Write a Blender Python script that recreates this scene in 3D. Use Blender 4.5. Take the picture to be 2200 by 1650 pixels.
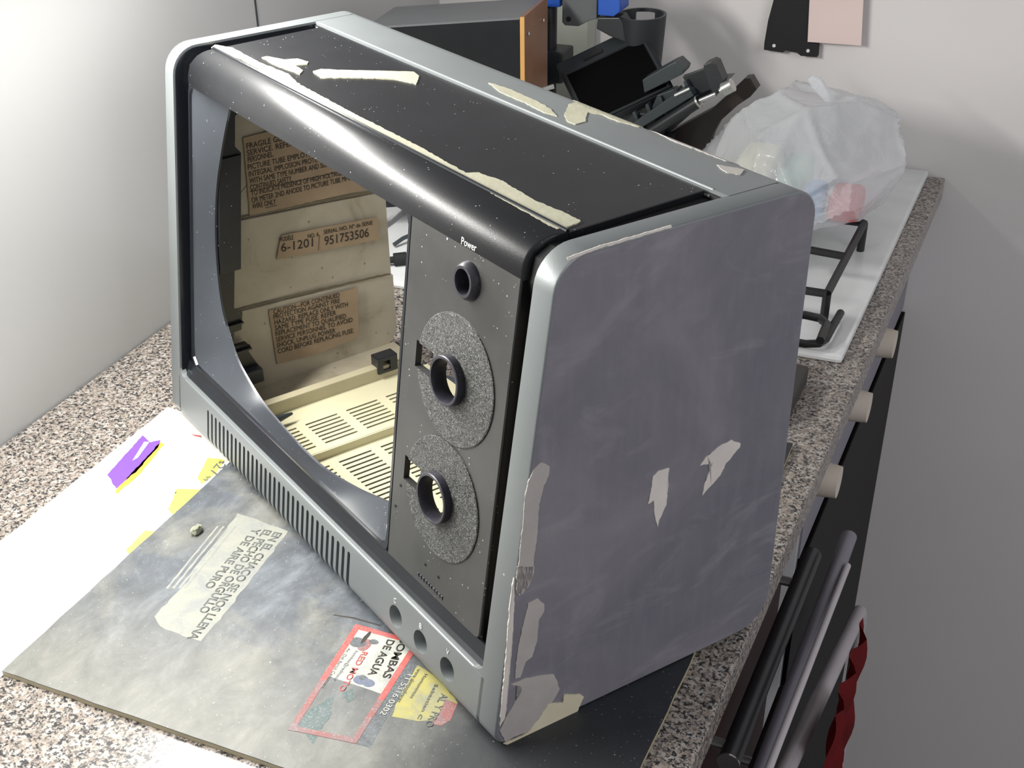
import bpy, bmesh, math, random
from mathutils import Vector, Matrix, noise
random.seed(7)
for _o in list(bpy.data.objects): bpy.data.objects.remove(_o)
scene = bpy.context.scene
COL = scene.collection
# ------------------------------------------------------------------ camera
CT = 0.90                                   # height of the worktop
NA = Vector((0.8486, 0.5291, 0)).normalized()
NB = Vector((-NA.y, NA.x, 0))
TV_Z = CT + 0.004
T2W = Matrix(((NA.x, NA.y, 0, 0), (NB.x, NB.y, 0, 0), (0, 0, 1, TV_Z), (0, 0, 0, 1)))   # cabinet frame -> room
CAM_L = Vector((0.78, -0.2848, 0.4594))
RC = ((0.5285697300392103, 0.8475468515773734, -0.04773232518491055),
      (0.4501165559794063, -0.3274998020399573, -0.8307460296005189),
      (-0.7197285088972885, 0.417622094775971, -0.5546013518153514))
F_PX, PPX, PPY = 2815.745, 918.926, 1036.380
right_w = T2W.to_3x3() @ Vector(RC[0]); down_w = T2W.to_3x3() @ Vector(RC[1]); fwd_w = T2W.to_3x3() @ Vector(RC[2])
cam_pos = T2W @ CAM_L
cd = bpy.data.cameras.new('camera'); cam = bpy.data.objects.new('camera', cd); COL.objects.link(cam)
cam.matrix_world = Matrix(((right_w.x, -down_w.x, -fwd_w.x, cam_pos.x), (right_w.y, -down_w.y, -fwd_w.y, cam_pos.y),
                           (right_w.z, -down_w.z, -fwd_w.z, cam_pos.z), (0, 0, 0, 1)))
cd.sensor_width = 36; cd.lens = 36 * F_PX / 2200
cd.shift_x = (1100 - PPX) / 2200; cd.shift_y = (PPY - 825) / 2200
cd.clip_start = 0.02
scene.camera = cam
# ------------------------------------------------------------------ light
w = bpy.data.worlds.new('room_ambience'); scene.world = w; w.use_nodes = True
w.node_tree.nodes['Background'].inputs[0].default_value = (0.86, 0.86, 0.89, 1)
w.node_tree.nodes['Background'].inputs[1].default_value = 0.47
def area(name, loc, target, sx, sy, power, col):
    l = bpy.data.lights.new(name, 'AREA'); l.shape = 'RECTANGLE'; l.size = sx; l.size_y = sy; l.energy = power; l.color = col
    o = bpy.data.objects.new(name, l); COL.objects.link(o); o.location = loc
    o.rotation_euler = (Vector(target) - Vector(loc)).to_track_quat('-Z', 'Y').to_euler()
    return o
area('strip_light', (-0.045, -0.19, CT + 0.37), (0.36, -0.19, CT), 0.60, 0.035, 7.4, (1.0, 0.985, 0.94))
area('right_fill_light', (1.7, -0.7, CT + 0.75), (0.3, 0.0, CT), 0.8, 0.8, 7.6, (0.97, 0.96, 1.0))  # added soft fill to brighten the cabinet's right side, no visible source
vs = scene.view_settings
scene.display_settings.display_device = 'sRGB'
vs.view_transform = 'Standard'; vs.look = 'None'; vs.gamma = 1; vs.exposure = 0.0; vs.use_curve_mapping = False
# ------------------------------------------------------------------ helpers: pixels of the photo to points
def ray(px, py):
    return right_w * ((px - PPX) / F_PX) + down_w * ((py - PPY) / F_PX) + fwd_w
def hitw(px, py, axis, val):                # point of the room plane x/y/z = val
    r = ray(px, py); i = 'xyz'.index(axis); return cam_pos + r * ((val - cam_pos[i]) / r[i])
W2T = T2W.inverted()
W, D, H, S = 0.40, 0.13824, 0.24594, 0.036185
FL, DH = 0.00325, 0.00248                   # the shell flares a little to the back
def hitt(px, py, n, d):                     # point of plane n.p = d in the cabinet frame
    c = CAM_L; r = W2T.to_3x3() @ ray(px, py); n = Vector(n); return c + r * ((d - n.dot(c)) / n.dot(r))
def t_front(px, py, off=0): return hitt(px, py, (0, 1, -S / H), -S + off)
def t_top(px, py, off=0): return hitt(px, py, (0, DH / D, 1), H + off)
def t_side(px, py, off=0):
    return hitt(px, py, (1, -FL / D, 0), W + off)
def t_x(px, py, v): return hitt(px, py, (1, 0, 0), v)
def t_z(px, py, v): return hitt(px, py, (0, 0, 1), v)
def yf(z): return -S * (1 - z / H)
def flare(p):
    p = Vector(p); k = max(p.y, 0) / D
    return Vector((W / 2 + (p.x - W / 2) * (1 + 2 * FL / W * p.y / D), p.y, p.z * (1 - DH / H * k)))
# ------------------------------------------------------------------ helpers: materials
def nodes_of(m):
    m.use_nodes = True; nt = m.node_tree; return nt, nt.nodes, nt.links, nt.nodes['Principled BSDF']
def rgb(c): return (c[0], c[1], c[2], 1)
def hx(s):
    v = [int(s[i:i + 2], 16) / 255 for i in (0, 2, 4)]
    return tuple(x / 12.92 if x <= .04045 else ((x + .055) / 1.055) ** 2.4 for x in v)
def coord(N, L, scale=(1, 1, 1)):
    t = N.new('ShaderNodeTexCoord'); mp = N.new('ShaderNodeMapping'); L.new(t.outputs['Object'], mp.inputs[0])
    mp.inputs['Scale'].default_value = scale; return mp.outputs[0]
def ntex(N, L, v, scale, detail=4, rough=.55, dist=0):
    n = N.new('ShaderNodeTexNoise'); L.new(v, n.inputs['Vector']); n.inputs['Scale'].default_value = scale
    n.inputs['Detail'].default_value = detail; n.inputs['Roughness'].default_value = rough; n.inputs['Distortion'].default_value = dist
    return n.outputs['Fac']
def ramp(N, L, f, stops, interp='LINEAR'):
    r = N.new('ShaderNodeValToRGB'); L.new(f, r.inputs[0]); r.color_ramp.interpolation = interp
    e = r.color_ramp.elements
    while len(e) < len(stops): e.new(0.5)
    for k, (p, c) in enumerate(stops): e[k].position = p; e[k].color = rgb(c) if not isinstance(c, (int, float)) else (c, c, c, 1)
    return r.outputs[0]
def mix(N, L, f, a, b):
    m = N.new('ShaderNodeMix'); m.data_type = 'RGBA'
    for s, val in ((m.inputs[0], f), (m.inputs[6], a), (m.inputs[7], b)):
        if hasattr(val, 'links'): L.new(val, s)
        elif isinstance(val, (int, float)): s.default_value = val
        else: s.default_value = rgb(val)
    return m.outputs[2]
def bump(N, L, b, h, strength, dist=.001):
    n = N.new('ShaderNodeBump'); n.inputs['Strength'].default_value = strength; n.inputs['Distance'].default_value = dist
    L.new(h, n.inputs['Height']); L.new(n.outputs[0], b.inputs['Normal'])
def plain(name, col, rough=.5, metal=0., var=.06, vscale=30, speck=0., speck_col=(.6, .6, .6), speck_scale=700, bmp=0., bscale=900, spec=.5, coat=0.):
    m = bpy.data.materials.new(name); nt, N, L, b = nodes_of(m); v = coord(N, L)
    f = ntex(N, L, v, vscale)
    c = ramp(N, L, f, [(.3, tuple(x * (1 - var) for x in col)), (.7, tuple(min(1, x * (1 + var)) for x in col))])
    if speck:
        vo = N.new('ShaderNodeTexVoronoi'); L.new(v, vo.inputs['Vector']); vo.inputs['Scale'].default_value = speck_scale
        d = ramp(N, L, vo.outputs['Distance'], [(0, 1.), (.09, 1.), (.15, 0.)])
        g = ramp(N, L, ntex(N, L, v, speck_scale * .22, 2), [(1 - speck, 0.), (min(1, 1.04 - speck), 1.)])
        mm = N.new('ShaderNodeMath'); mm.operation = 'MULTIPLY'; L.new(d, mm.inputs[0]); L.new(g, mm.inputs[1])
        mm2 = N.new('ShaderNodeMath'); mm2.operation = 'MULTIPLY'; L.new(mm.outputs[0], mm2.inputs[0]); mm2.inputs[1].default_value = .7
        c = mix(N, L, mm2.outputs[0], c, speck_col)
    L.new(c, b.inputs['Base Color']); b.inputs['Roughness'].default_value = rough; b.inputs['Metallic'].default_value = metal
    b.inputs['Specular IOR Level'].default_value = spec; b.inputs['Coat Weight'].default_value = coat; b.inputs['Coat Roughness'].default_value = .15
    if bmp: bump(N, L, b, ntex(N, L, v, bscale, 3), bmp, .0005)
    return m
MAT = {}
def mk():
    M = MAT
    M['silver'] = plain('silver_paint', hx('787d7e'), .42, .25, .07, 14, speck=.28, speck_col=hx('d8dad8'), speck_scale=160, bmp=.05)
    M['silver_dark'] = plain('seam_grey', hx('3a3e40'), .6)
    # sanded side panel: violet grey primer with cloudy rub marks
    m = bpy.data.materials.new('sanded_primer'); nt, N, L, b = nodes_of(m)
    v = coord(N, L); v2 = coord(N, L, (1, .55, 1.3))
    a = ntex(N, L, v, 11, 5, .62, .9); c = ntex(N, L, v2, 26, 6, .62, 1.6); d = ntex(N, L, coord(N, L, (1, 6, 1)), 30, 3)
    base = ramp(N, L, a, [(.30, hx('67656e')), (.5, hx('706e75')), (.72, hx('7d7b80'))])
    sm = ramp(N, L, c, [(.52, 0.), (.68, .42)])
    col = mix(N, L, sm, base, hx('8e8c92'))
    col = mix(N, L, ramp(N, L, d, [(.45, 0.), (.75, .18)]), col, hx('8a888e'))
    L.new(col, b.inputs['Base Color']); b.inputs['Roughness'].default_value = .55
    bump(N, L, b, c, .03, .0006); M['primer'] = m
    M['black'] = plain('satin_black_plastic', hx('18191c'), .33, 0, .15, 40, speck=.42, speck_col=hx('c9cccd'), speck_scale=420, bmp=.12, bscale=2600)
    M['black_gloss'] = plain('glossy_black_plastic', hx('1a1d22'), .22, 0, .2, 30, speck=.3, speck_col=hx('c9cccd'), speck_scale=300)
    M['black_dust'] = plain('dusty_black_plastic', hx('24262b'), .42, 0, .3, 35, speck=.52, speck_col=hx('d4d6d8'), speck_scale=700, bmp=.08, bscale=2500)
    M['sill'] = plain('dusted_sill_plastic', hx('3b3f45'), .34, 0, .12, 16, speck=.42, speck_col=hx('c4c6c8'), speck_scale=520)
    M['panel'] = plain('worn_control_panel_plastic', hx('3a3a39'), .36, 0, .28, 22, speck=.46, speck_col=hx('b9bcbc'), speck_scale=330, bmp=.05)
    M['void'] = plain('dark_cavity', hx('08090b'), .7)
    M['cream'] = plain('aged_cream_plastic', hx('b7af92'), .5, 0, .1, 22, bmp=.05)
    m = bpy.data.materials.new('stained_cream_plastic'); nt, N, L, b = nodes_of(m); v = coord(N, L)
    st = ntex(N, L, v, 24, 6, .65, .8); c = ramp(N, L, st, [(.25, hx('8a806a')), (.42, hx('ada48f')), (.7, hx('bbb3a0'))])
    vo = N.new('ShaderNodeTexVoronoi'); L.new(v, vo.inputs['Vector']); vo.inputs['Scale'].default_value = 90
    c = mix(N, L, ramp(N, L, vo.outputs['Distance'], [(0, .8), (.07, .6), (.10, 0.)]), c, hx('6b6048'))
    L.new(c, b.inputs['Base Color']); b.inputs['Roughness'].default_value = .45; M['cream_wall'] = m
    M['floor_cream'] = plain('vented_cream_plastic', hx('cfc9a9'), .5, 0, .06, 18)
    M['putty'] = plain('body_filler', hx('a4a28e'), .6, 0, .08, 60, bmp=.4, bscale=260)
    M['putty_grey'] = plain('thin_body_filler', hx('a6a19d'), .62, 0, .07, 60, bmp=.25, bscale=260)
    M['putty_white'] = plain('pale_bare_plastic', hx('cfc9c2'), .5, 0, .08, 50)
    M['putty_yellow'] = plain('yellowed_bare_plastic', hx('cfc7ae'), .5, 0, .06, 50)
    m = bpy.data.materials.new('crackled_paint'); nt, N, L, b = nodes_of(m); v = coord(N, L)
    c = ntex(N, L, v, 760, 3, .55, 2.4)
    L.new(ramp(N, L, c, [(.40, hx('1c1c1c')), (.52, hx('474846')), (.64, hx('7d7e7b'))]), b.inputs['Base Color'])
    b.inputs['Roughness'].default_value = .38; bump(N, L, b, c, .9, .0012); M['crackle'] = m
    M['collar'] = plain('collar_plastic', hx('2c2b33'), .4, 0, .3, 120, speck=.45, speck_col=hx('9a9aa0'), speck_scale=900)
    M['label'] = plain('yellowed_label_paper', hx('a08b70'), .6, 0, .12, 40)
    M['ink'] = plain('faded_black_ink', hx('2f2a24'), .7)
    M['white_ink'] = plain('white_ink', hx('e6e6e2'), .6)
    # granite worktop
    m = bpy.data.materials.new('speckled_granite'); nt, N, L, b = nodes_of(m); v = coord(N, L)
    g1 = ntex(N, L, v, 430, 3, .6, .2); g2 = ntex(N, L, v, 260, 3, .6, .3); g3 = ntex(N, L, v, 560, 2, .5)
    base = ramp(N, L, g2, [(.34, hx('7a7068')), (.48, hx('968b81')), (.62, hx('a8a49f'))])
    base = mix(N, L, ramp(N, L, g3, [(.52, 0.), (.60, 1.)]), base, hx('5c5854'))
    c = mix(N, L, ramp(N, L, g1, [(.41, 1.), (.465, 0.)]), base, hx('2a2a2c'))
    L.new(c, b.inputs['Base Color']); b.inputs['Roughness'].default_value = .22; M['granite'] = m
    # sprayed newspaper board
    m = bpy.data.materials.new('overspray_and_shade_on_newsprint'); nt, N, L, b = nodes_of(m)
    t = N.new('ShaderNodeTexCoord'); sp = N.new('ShaderNodeSeparateXYZ'); L.new(t.outputs['Object'], sp.inputs[0]); v = t.outputs['Object']
    n1 = ntex(N, L, v, 12, 5, .6, .5); n2 = ntex(N, L, coord(N, L, (1.3, .8, 1)), 34, 7, .72, .35); n3 = ntex(N, L, v, 600, 2, .6)
    g = N.new('ShaderNodeMapRange'); L.new(sp.outputs[0], g.inputs[0]); g.inputs[1].default_value = .03; g.inputs[2].default_value = .125   # darker to the right: overspray plus shade painted into the colour
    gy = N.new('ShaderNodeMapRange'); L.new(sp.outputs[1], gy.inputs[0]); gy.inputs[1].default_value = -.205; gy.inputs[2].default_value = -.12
    paper = ramp(N, L, n2, [(.3, hx('62635c')), (.7, hx('838074'))])
    dust = ramp(N, L, n2, [(.30, hx('363a40')), (.5, hx('4e5359')), (.68, hx('6a7076'))])
    c = mix(N, L, ramp(N, L, n1, [(.26, 0.), (.46, 1.)]), paper, dust)
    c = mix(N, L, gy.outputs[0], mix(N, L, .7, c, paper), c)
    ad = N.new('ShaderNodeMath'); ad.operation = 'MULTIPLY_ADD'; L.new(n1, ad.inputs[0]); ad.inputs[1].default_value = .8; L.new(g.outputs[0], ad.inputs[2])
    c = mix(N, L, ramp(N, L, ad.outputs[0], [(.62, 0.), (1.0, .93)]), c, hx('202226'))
    c = mix(N, L, ramp(N, L, n3, [(.70, 0.), (.74, .6)]), c, hx('b8bab8'))
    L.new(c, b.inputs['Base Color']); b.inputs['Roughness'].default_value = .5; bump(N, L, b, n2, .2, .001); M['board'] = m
    M['board_edge'] = plain('paper_pulp_edge', hx('a39a80'), .8)
    M['paper'] = plain('white_flyer_paper', hx('e9e7e2'), .5, 0, .02)
    M['dust_paper'] = plain('dusted_newsprint', hx('a9a99e'), .6, 0, .08, 60)
    M['newsprint'] = plain('newsprint', hx('c2c3b8'), .6, 0, .1, 60)
    M['yellow'] = plain('yellow_print', hx('cfc455'), .5, 0, .05)
    M['purple'] = plain('violet_print', hx('6f45c8'), .5, 0, .1, 20)
    M['orange'] = plain('orange_print', hx('e09a3a'), .5)
    M['red'] = plain('red_print', hx('c4574e'), .5, 0, .12, 60)
    M['dullred'] = plain('dusted_red_print', hx('97605c'), .6, 0, .15, 80)
    M['olive'] = plain('dusted_yellow_print', hx('a9a263'), .6, 0, .12, 70)
    M['darkgrey'] = plain('dark_grey_print', hx('55585a'), .6, 0, .12, 70)
    M['teal'] = plain('dusted_teal_print', hx('50625f'), .6, 0, .25, 90)
    M['blueprint'] = plain('dusted_blue_print', hx('6c7284'), .6, 0, .25, 90)
    M['greyink'] = plain('grey_ink', hx('61645e'), .7)
    M['wall'] = plain('painted_wall', hx('d8d4d2'), .7, 0, .02, 6)
    M['wall_tile'] = plain('glazed_wall_tile', hx('bdbdbc'), .25, 0, .02, 6)
    M['enamel'] = plain('white_enamel', hx('d6d8d8'), .2)
    M['iron'] = plain('black_cast_iron', hx('141416'), .4, bmp=.2)
    M['device_black'] = plain('black_sheet_metal', hx('16191c'), .4, 0, .2, 30)
    M['device_grey'] = plain('grey_sheet_metal', hx('6c6e70'), .45, 0, .05)
    M['copper'] = plain('copper_clad_board', hx('8d6850'), .45, .1, .08, 40)
    M['copper_edge'] = plain('board_edge_tan', hx('c89a5a'), .6)
    M['chrome'] = plain('bright_metal', hx('b9bcb8'), .25, .85, .05)
    M['blue'] = plain('blue_plastic', hx('1f4fa8'), .4)
    M['grey_plastic'] = plain('grey_plastic', hx('55585a'), .5)
    M['dark_plastic'] = plain('charcoal_plastic', hx('222629'), .45)
    M['slate_plastic'] = plain('slate_plastic', hx('30373a'), .45)
    M['glass_black'] = plain('black_glass', hx('040404'), .45, spec=.08)
    M['brown_black'] = plain('brown_black_plastic', hx('28201d'), .5)
    M['beige_panel'] = plain('pale_grey_panel', hx('a9aba0'), .6)
    M['pink'] = plain('pale_pink_paper', hx('dac6c0'), .7, 0, .04, 12)
    M['brown'] = plain('brown_lacquer', hx('2b1617'), .5, 0, .08, 10, spec=.15)
    M['handle'] = plain('brushed_handle_metal', hx('46474a'), .35, .6)
    M['steel'] = plain('brushed_steel', hx('8b8a96'), .4, .5)
    M['knob_cream'] = plain('cream_knob_plastic', hx('cfc4b6'), .35)
    M['rod'] = plain('white_coated_tube', hx('a9a4a8'), .35)
    M['rod_dark'] = plain('grey_coated_tube', hx('6f6c76'), .35)
    M['red_cloth'] = plain('red_cloth', hx('7d1217'), .8, 0, .2, 40, bmp=.3, bscale=300)
    M['floor_tile'] = plain('dark_floor_tile', hx('3a3433'), .4, 0, .1, 5)
    for nm, col, k in (('newsprint', 'b5b6ab', .5), ('dust_paper', '8b8b80', .55), ('red', 'b8483f', .35), ('dullred', '8a5450', .6), ('olive', 'a39b52', .55), ('darkgrey', '4c5053', .45), ('teal', '465a56', .6), ('blueprint', '5a627a', .45), ('greyink', '50534e', .35)):
        m = bpy.data.materials.new(nm + '_dusted'); nt, N, L, b = nodes_of(m); v = coord(N, L)
        f1 = ntex(N, L, v, 70, 5, .7, .6); f2 = ntex(N, L, v, 900, 2, .6)
        c = mix(N, L, ramp(N, L, f1, [(.40, 0.), (.62, k)]), hx(col), hx('6f7478'))
        c = mix(N, L, ramp(N, L, f2, [(.52, 0.), (.66, k * .8)]), c, hx('8d9091'))
        L.new(c, b.inputs['Base Color']); b.inputs['Roughness'].default_value = .6; M[nm] = m
    M['rubber'] = plain('rubber', hx('18181a'), .8)
    M['block'] = plain('worn_sanding_block', hx('3b3737'), .7, 0, .1, 40)
    M['stone'] = plain('dried_filler_crumb', hx('8d8d7c'), .8, bmp=.3, bscale=300)
    # thin plastic carrier bag
    m = bpy.data.materials.new('thin_white_plastic_film'); nt, N, L, b = nodes_of(m); v = coord(N, L)
    b.inputs['Base Color'].default_value = (.74, .76, .78, 1); b.inputs['Roughness'].default_value = .16
    tr = N.new('ShaderNodeBsdfTranslucent'); tr.inputs[0].default_value = (.9, .92, .95, 1)
    tp = N.new('ShaderNodeBsdfTransparent'); m1 = N.new('ShaderNodeMixShader'); m2 = N.new('ShaderNodeMixShader')
    m1.inputs[0].default_value = .30; m2.inputs[0].default_value = .40
    L.new(b.outputs[0], m1.inputs[1]); L.new(tr.outputs[0], m1.inputs[2]); L.new(m1.outputs[0], m2.inputs[1]); L.new(tp.outputs[0], m2.inputs[2])
    L.new(m2.outputs[0], N['Material Output'].inputs[0]); bump(N, L, b, ntex(N, L, v, 45, 3, .5, 2.0), .45, .003); M['bag'] = m
    M['c_cream'] = plain('cream_carton', hx('d8d3b4'), .5); M['c_green'] = plain('green_carton', hx('8fb8a8'), .5)
    M['c_blue'] = plain('blue_carton', hx('5c8fc4'), .5); M['c_red'] = plain('red_carton', hx('d96a6a'), .5)
mk()
# ------------------------------------------------------------------ helpers: objects
XF = {}
def empty(name, loc=(0, 0, 0), rz=0, mat=None):
    o = bpy.data.objects.new(name, None); COL.objects.link(o); o.empty_display_size = .02
    m = mat if mat is not None else Matrix.Translation(loc) @ Matrix.Rotation(rz, 4, 'Z')
    o.matrix_world = m; XF[o.name] = m.inverted(); return o
def thing(name, label, cat, loc=(0, 0, 0), rz=0, group=None, mat=None):
    o = empty(name, loc, rz, mat); o['label'] = label; o['category'] = cat
    if group: o['group'] = group
    return o
def finish(bm, name, mat, parent=None, local=False, smooth=False, angle=35):
    """bmesh in room coordinates (or in the parent's own when local) -> one mesh object"""
    bmesh.ops.recalc_face_normals(bm, faces=bm.faces)
    root = parent
    while root is not None and root.parent is not None: root = root.parent
    if root is not None and not local: bm.transform(XF[root.name])
    me = bpy.data.meshes.new(name); bm.to_mesh(me); bm.free()
    if mat is not None: me.materials.append(MAT[mat])
    o = bpy.data.objects.new(name, me); COL.objects.link(o)
    if parent is not None: o.parent = parent
    if smooth:
        for p in me.polygons: p.use_smooth = True
        try: me.set_sharp_from_angle(angle=math.radians(angle))
        except Exception: pass
    return o
def struct(o): o['kind'] = 'structure'; return o
def bx(bm, lo, hi, bevel=0, seg=2):
    r = bmesh.ops.create_cube(bm, size=1); vs_ = r['verts']
    for v in vs_: v.co = Vector([lo[i] + (v.co[i] + .5) * (hi[i] - lo[i]) for i in range(3)])
    if bevel:
        es = list({e for v in vs_ for e in v.link_edges})
        bmesh.ops.bevel(bm, geom=es, offset=bevel, segments=seg, affect='EDGES', profile=.6)
    return bm
def box(name, lo, hi, mat, parent=None, bevel=0, local=False, smooth=False):
    return finish(bx(bmesh.new(), lo, hi, bevel), name, mat, parent, local, smooth)
def rpoly(pts, rad, n=6):
    out = []; N_ = len(pts)
    for i, p in enumerate(pts):
        p = Vector(p); a = Vector(pts[i - 1]); b = Vector(pts[(i + 1) % N_]); r = rad[i] if isinstance(rad, (list, tuple)) else rad
        u = (a - p).normalized(); v = (b - p).normalized()
        if r <= 0: out.append(p); continue
        ang = u.angle(v); t = min(r / math.tan(ang / 2), (a - p).length * .49, (b - p).length * .49); r = t * math.tan(ang / 2)
        c = p + (u + v).normalized() * (r / math.sin(ang / 2))
        s = p + u * t - c; e = p + v * t - c; tot = s.angle(e)
        for k in range(n + 1):
            f = k / n; out.append(c + (s * math.sin((1 - f) * tot) + e * math.sin(f * tot)) / math.sin(tot))
    return out
def inset(pts, d):
    n = len(pts); out = []; area_ = sum(pts[i].x * pts[(i + 1) % n].y - pts[(i + 1) % n].x * pts[i].y for i in range(n)); sg = 1 if area_ > 0 else -1
    for i in range(n):
        a = (pts[i] - pts[i - 1]); b = (pts[(i + 1) % n] - pts[i]); nn = Vector((0, 0))
        for e in (a, b):
            if e.length > 1e-9: e = e.normalized(); nn += Vector((-e.y, e.x))
        out.append(pts[i] + nn.normalized() * d * sg)
    return out
def loft(bm, loops, cap0=True, cap1=True):
    vl = [[bm.verts.new(p) for p in l] for l in loops]; n = len(vl[0])
    for a, b in zip(vl, vl[1:]):
        for i in range(n): bm.faces.new((a[i], a[(i + 1) % n], b[(i + 1) % n], b[i]))
    if cap0: bm.faces.new(vl[0])
    if cap1: bm.faces.new(list(reversed(vl[-1])))
    return bm
def prism(bm, poly, vec, bev=0):
    """poly: list of 3d points, extruded by vec"""
    vec = Vector(vec); poly = [Vector(p) for p in poly]
    return loft(bm, [poly, [p + vec for p in poly]])
def tube(bm, pts, r, n=12, closed=False):
    pts = [Vector(p) for p in pts]; up = Vector((0, 0, 1)); loops = []
    for i, p in enumerate(pts):
        d = (pts[min(i + 1, len(pts) - 1)] - pts[max(i - 1, 0)]).normalized()
        a = d.cross(up);  a = d.cross(Vector((1, 0, 0))) if a.length < 1e-3 else a
        a.normalize(); b = d.cross(a).normalized(); rr = r[i] if isinstance(r, (list, tuple)) else r
        if i and loops:                                     # keep the ring aligned with the one before
            pa = (loops[-1][0] - pts[i - 1]).normalized(); a = (pa - d * pa.dot(d)).normalized(); b = d.cross(a).normalized()
        loops.append([p + a * math.cos(t * 2 * math.pi / n) * rr + b * math.sin(t * 2 * math.pi / n) * rr for t in range(n)])
    return loft(bm, loops)
def lathe(bm, prof, origin, axis, n=40):
    """prof: (radius, height) closed profile loop revolved about axis"""
    q = Vector(axis).normalized().to_track_quat('Z', 'Y'); o = Vector(origin)
    rings = [[o + q @ Vector((r * math.cos(2 * math.pi * k / n), r * math.sin(2 * math.pi * k / n), h)) for r, h in prof] for k in range(n)]
    vl = [[bm.verts.new(p) for p in ring] for ring in rings]; m_ = len(prof)
    for k in range(n):
        a, b = vl[k], vl[(k + 1) % n]
        for i in range(m_):
            j = (i + 1) % m_
            try: bm.faces.new((a[i], a[j], b[j], b[i]))
            except Exception: pass
    bmesh.ops.remove_doubles(bm, verts=bm.verts, dist=1e-7)
    return bm
def cyl(bm, p0, p1, r, n=24, r2=None):
    return tube(bm, [p0, p1], [r, r2 if r2 is not None else r], n)
def cut(o, cbm):
    me = bpy.data.meshes.new('tmp'); bmesh.ops.recalc_face_normals(cbm, faces=cbm.faces); cbm.to_mesh(me); cbm.free()
    c = bpy.data.objects.new('tmp_cutter', me); COL.objects.link(c); c.matrix_basis = o.matrix_basis.copy()
    par = o.parent; 
    if par is not None: c.parent = par
    md = o.modifiers.new('b', 'BOOLEAN'); md.operation = 'DIFFERENCE'; md.solver = 'EXACT'; md.use_self = True; md.object = c
    bpy.context.view_layer.update(); dg = bpy.context.evaluated_depsgraph_get()
    nm = bpy.data.meshes.new_from_object(o.evaluated_get(dg)); old = o.data; nm.name = old.name
    o.modifiers.clear(); o.data = nm; bpy.data.objects.remove(c); bpy.data.meshes.remove(me)
    return o
def ragged(pts, step, amp, seed=0):
    out = []; n = len(pts)
    for i in range(n):
        a, b = Vector(pts[i]), Vector(pts[(i + 1) % n]); k = max(1, int((b - a).length / step)); 
        for j in range(k):
            p = a.lerp(b, j / k); q = noise.noise_vector(p * 420 + Vector((seed, 0, 0))) + .35 * noise.noise_vector(p * 1300 + Vector((seed, 3, 0)))
            out.append(p + q * amp)
    return out
def patch(name, pts, nrm, th, mat, parent, local=True, step=.0012, amp=.0006, seed=0, flat=True):
    """thin coat of something with its own outline, lying on a surface"""
    nrm = Vector(nrm).normalized(); P = ragged(pts, step, amp, seed) if amp else [Vector(p) for p in pts]
    o_ = Vector(pts[0]); P = [p - nrm * ((p - o_).dot(nrm)) if amp and flat else p for p in P]
    bm = bmesh.new(); vb = [bm.verts.new(p - nrm * .0002) for p in P]; vt = [bm.verts.new(p + nrm * th) for p in P]; n = len(P)
    for i in range(n): bm.faces.new((vb[i], vb[(i + 1) % n], vt[(i + 1) % n], vt[i]))
    f = bm.faces.new(vt); bmesh.ops.triangulate(bm, faces=[f])
    return finish(bm, name, mat, parent, local)
FONTM = {}
def text(name, s, p0, p1, nrm, height, mat, parent, local=True, th=.00012, bold=0., lift=.0002):
    """lettering whose baseline runs from p0 to p1, cap height given"""
    p0, p1, nrm = Vector(p0), Vector(p1), Vector(nrm).normalized()
    key = (s, bold)
    if key not in FONTM:
        cu = bpy.data.curves.new('t', 'FONT'); cu.body = s; cu.size = 1; cu.offset = bold; cu.resolution_u = 3
        to = bpy.data.objects.new('t', cu); COL.objects.link(to); bpy.context.view_layer.update()
        me = bpy.data.meshes.new_from_object(to.evaluated_get(bpy.context.evaluated_depsgraph_get()))
        bpy.data.objects.remove(to); FONTM[key] = me
    me = FONTM[key]; bm = bmesh.new(); bm.from_mesh(me)
    if not bm.verts: return None
    x0 = min(v.co.x for v in bm.verts); x1 = max(v.co.x for v in bm.verts)
    d = (p1 - p0); ln = d.length; d = d.normalized(); u = nrm.cross(d).normalized(); sx = ln / max(x1 - x0, 1e-6); sy = height / .70
    for v in bm.verts: v.co = p0 + d * ((v.co.x - x0) * sx) + u * (v.co.y * sy) + nrm * lift
    r = bmesh.ops.extrude_face_region(bm, geom=list(bm.faces)); 
    for e in r['geom']:
        if isinstance(e, bmesh.types.BMVert): e.co += nrm * th
    return finish(bm, name, mat, parent, local)

# ================================================================== the room
def P(px, py, axis, val): return hitw(px, py, axis, val)
struct(box('floor', (-.2, -1.6, -.02), (2.2, .70, 0), 'floor_tile'))
wa = struct(box('wall_left', (-.16, -1.6, 0), (-.108, .60, 2.0), 'wall_tile'))
wb = struct(box('wall_back', (-.16, .60, 0), (2.2, .66, 2.0), 'wall'))
# joint between the big wall tiles
jy = P(550, 27, 'x', -.108).y
struct(box('trim_1', (-.1083, jy - .0009, CT), (-.1072, jy + .0009, 1.99), 'silver_dark'))
# worktop
gt = thing('granite_worktop', 'speckled grey and black granite kitchen worktop that the television shell stands on', 'worktop', (.15, 0, CT - .022))
box('slab', (-.107, -1.2, CT - .022), (.409, .599, CT), 'granite', gt, .002)

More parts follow.
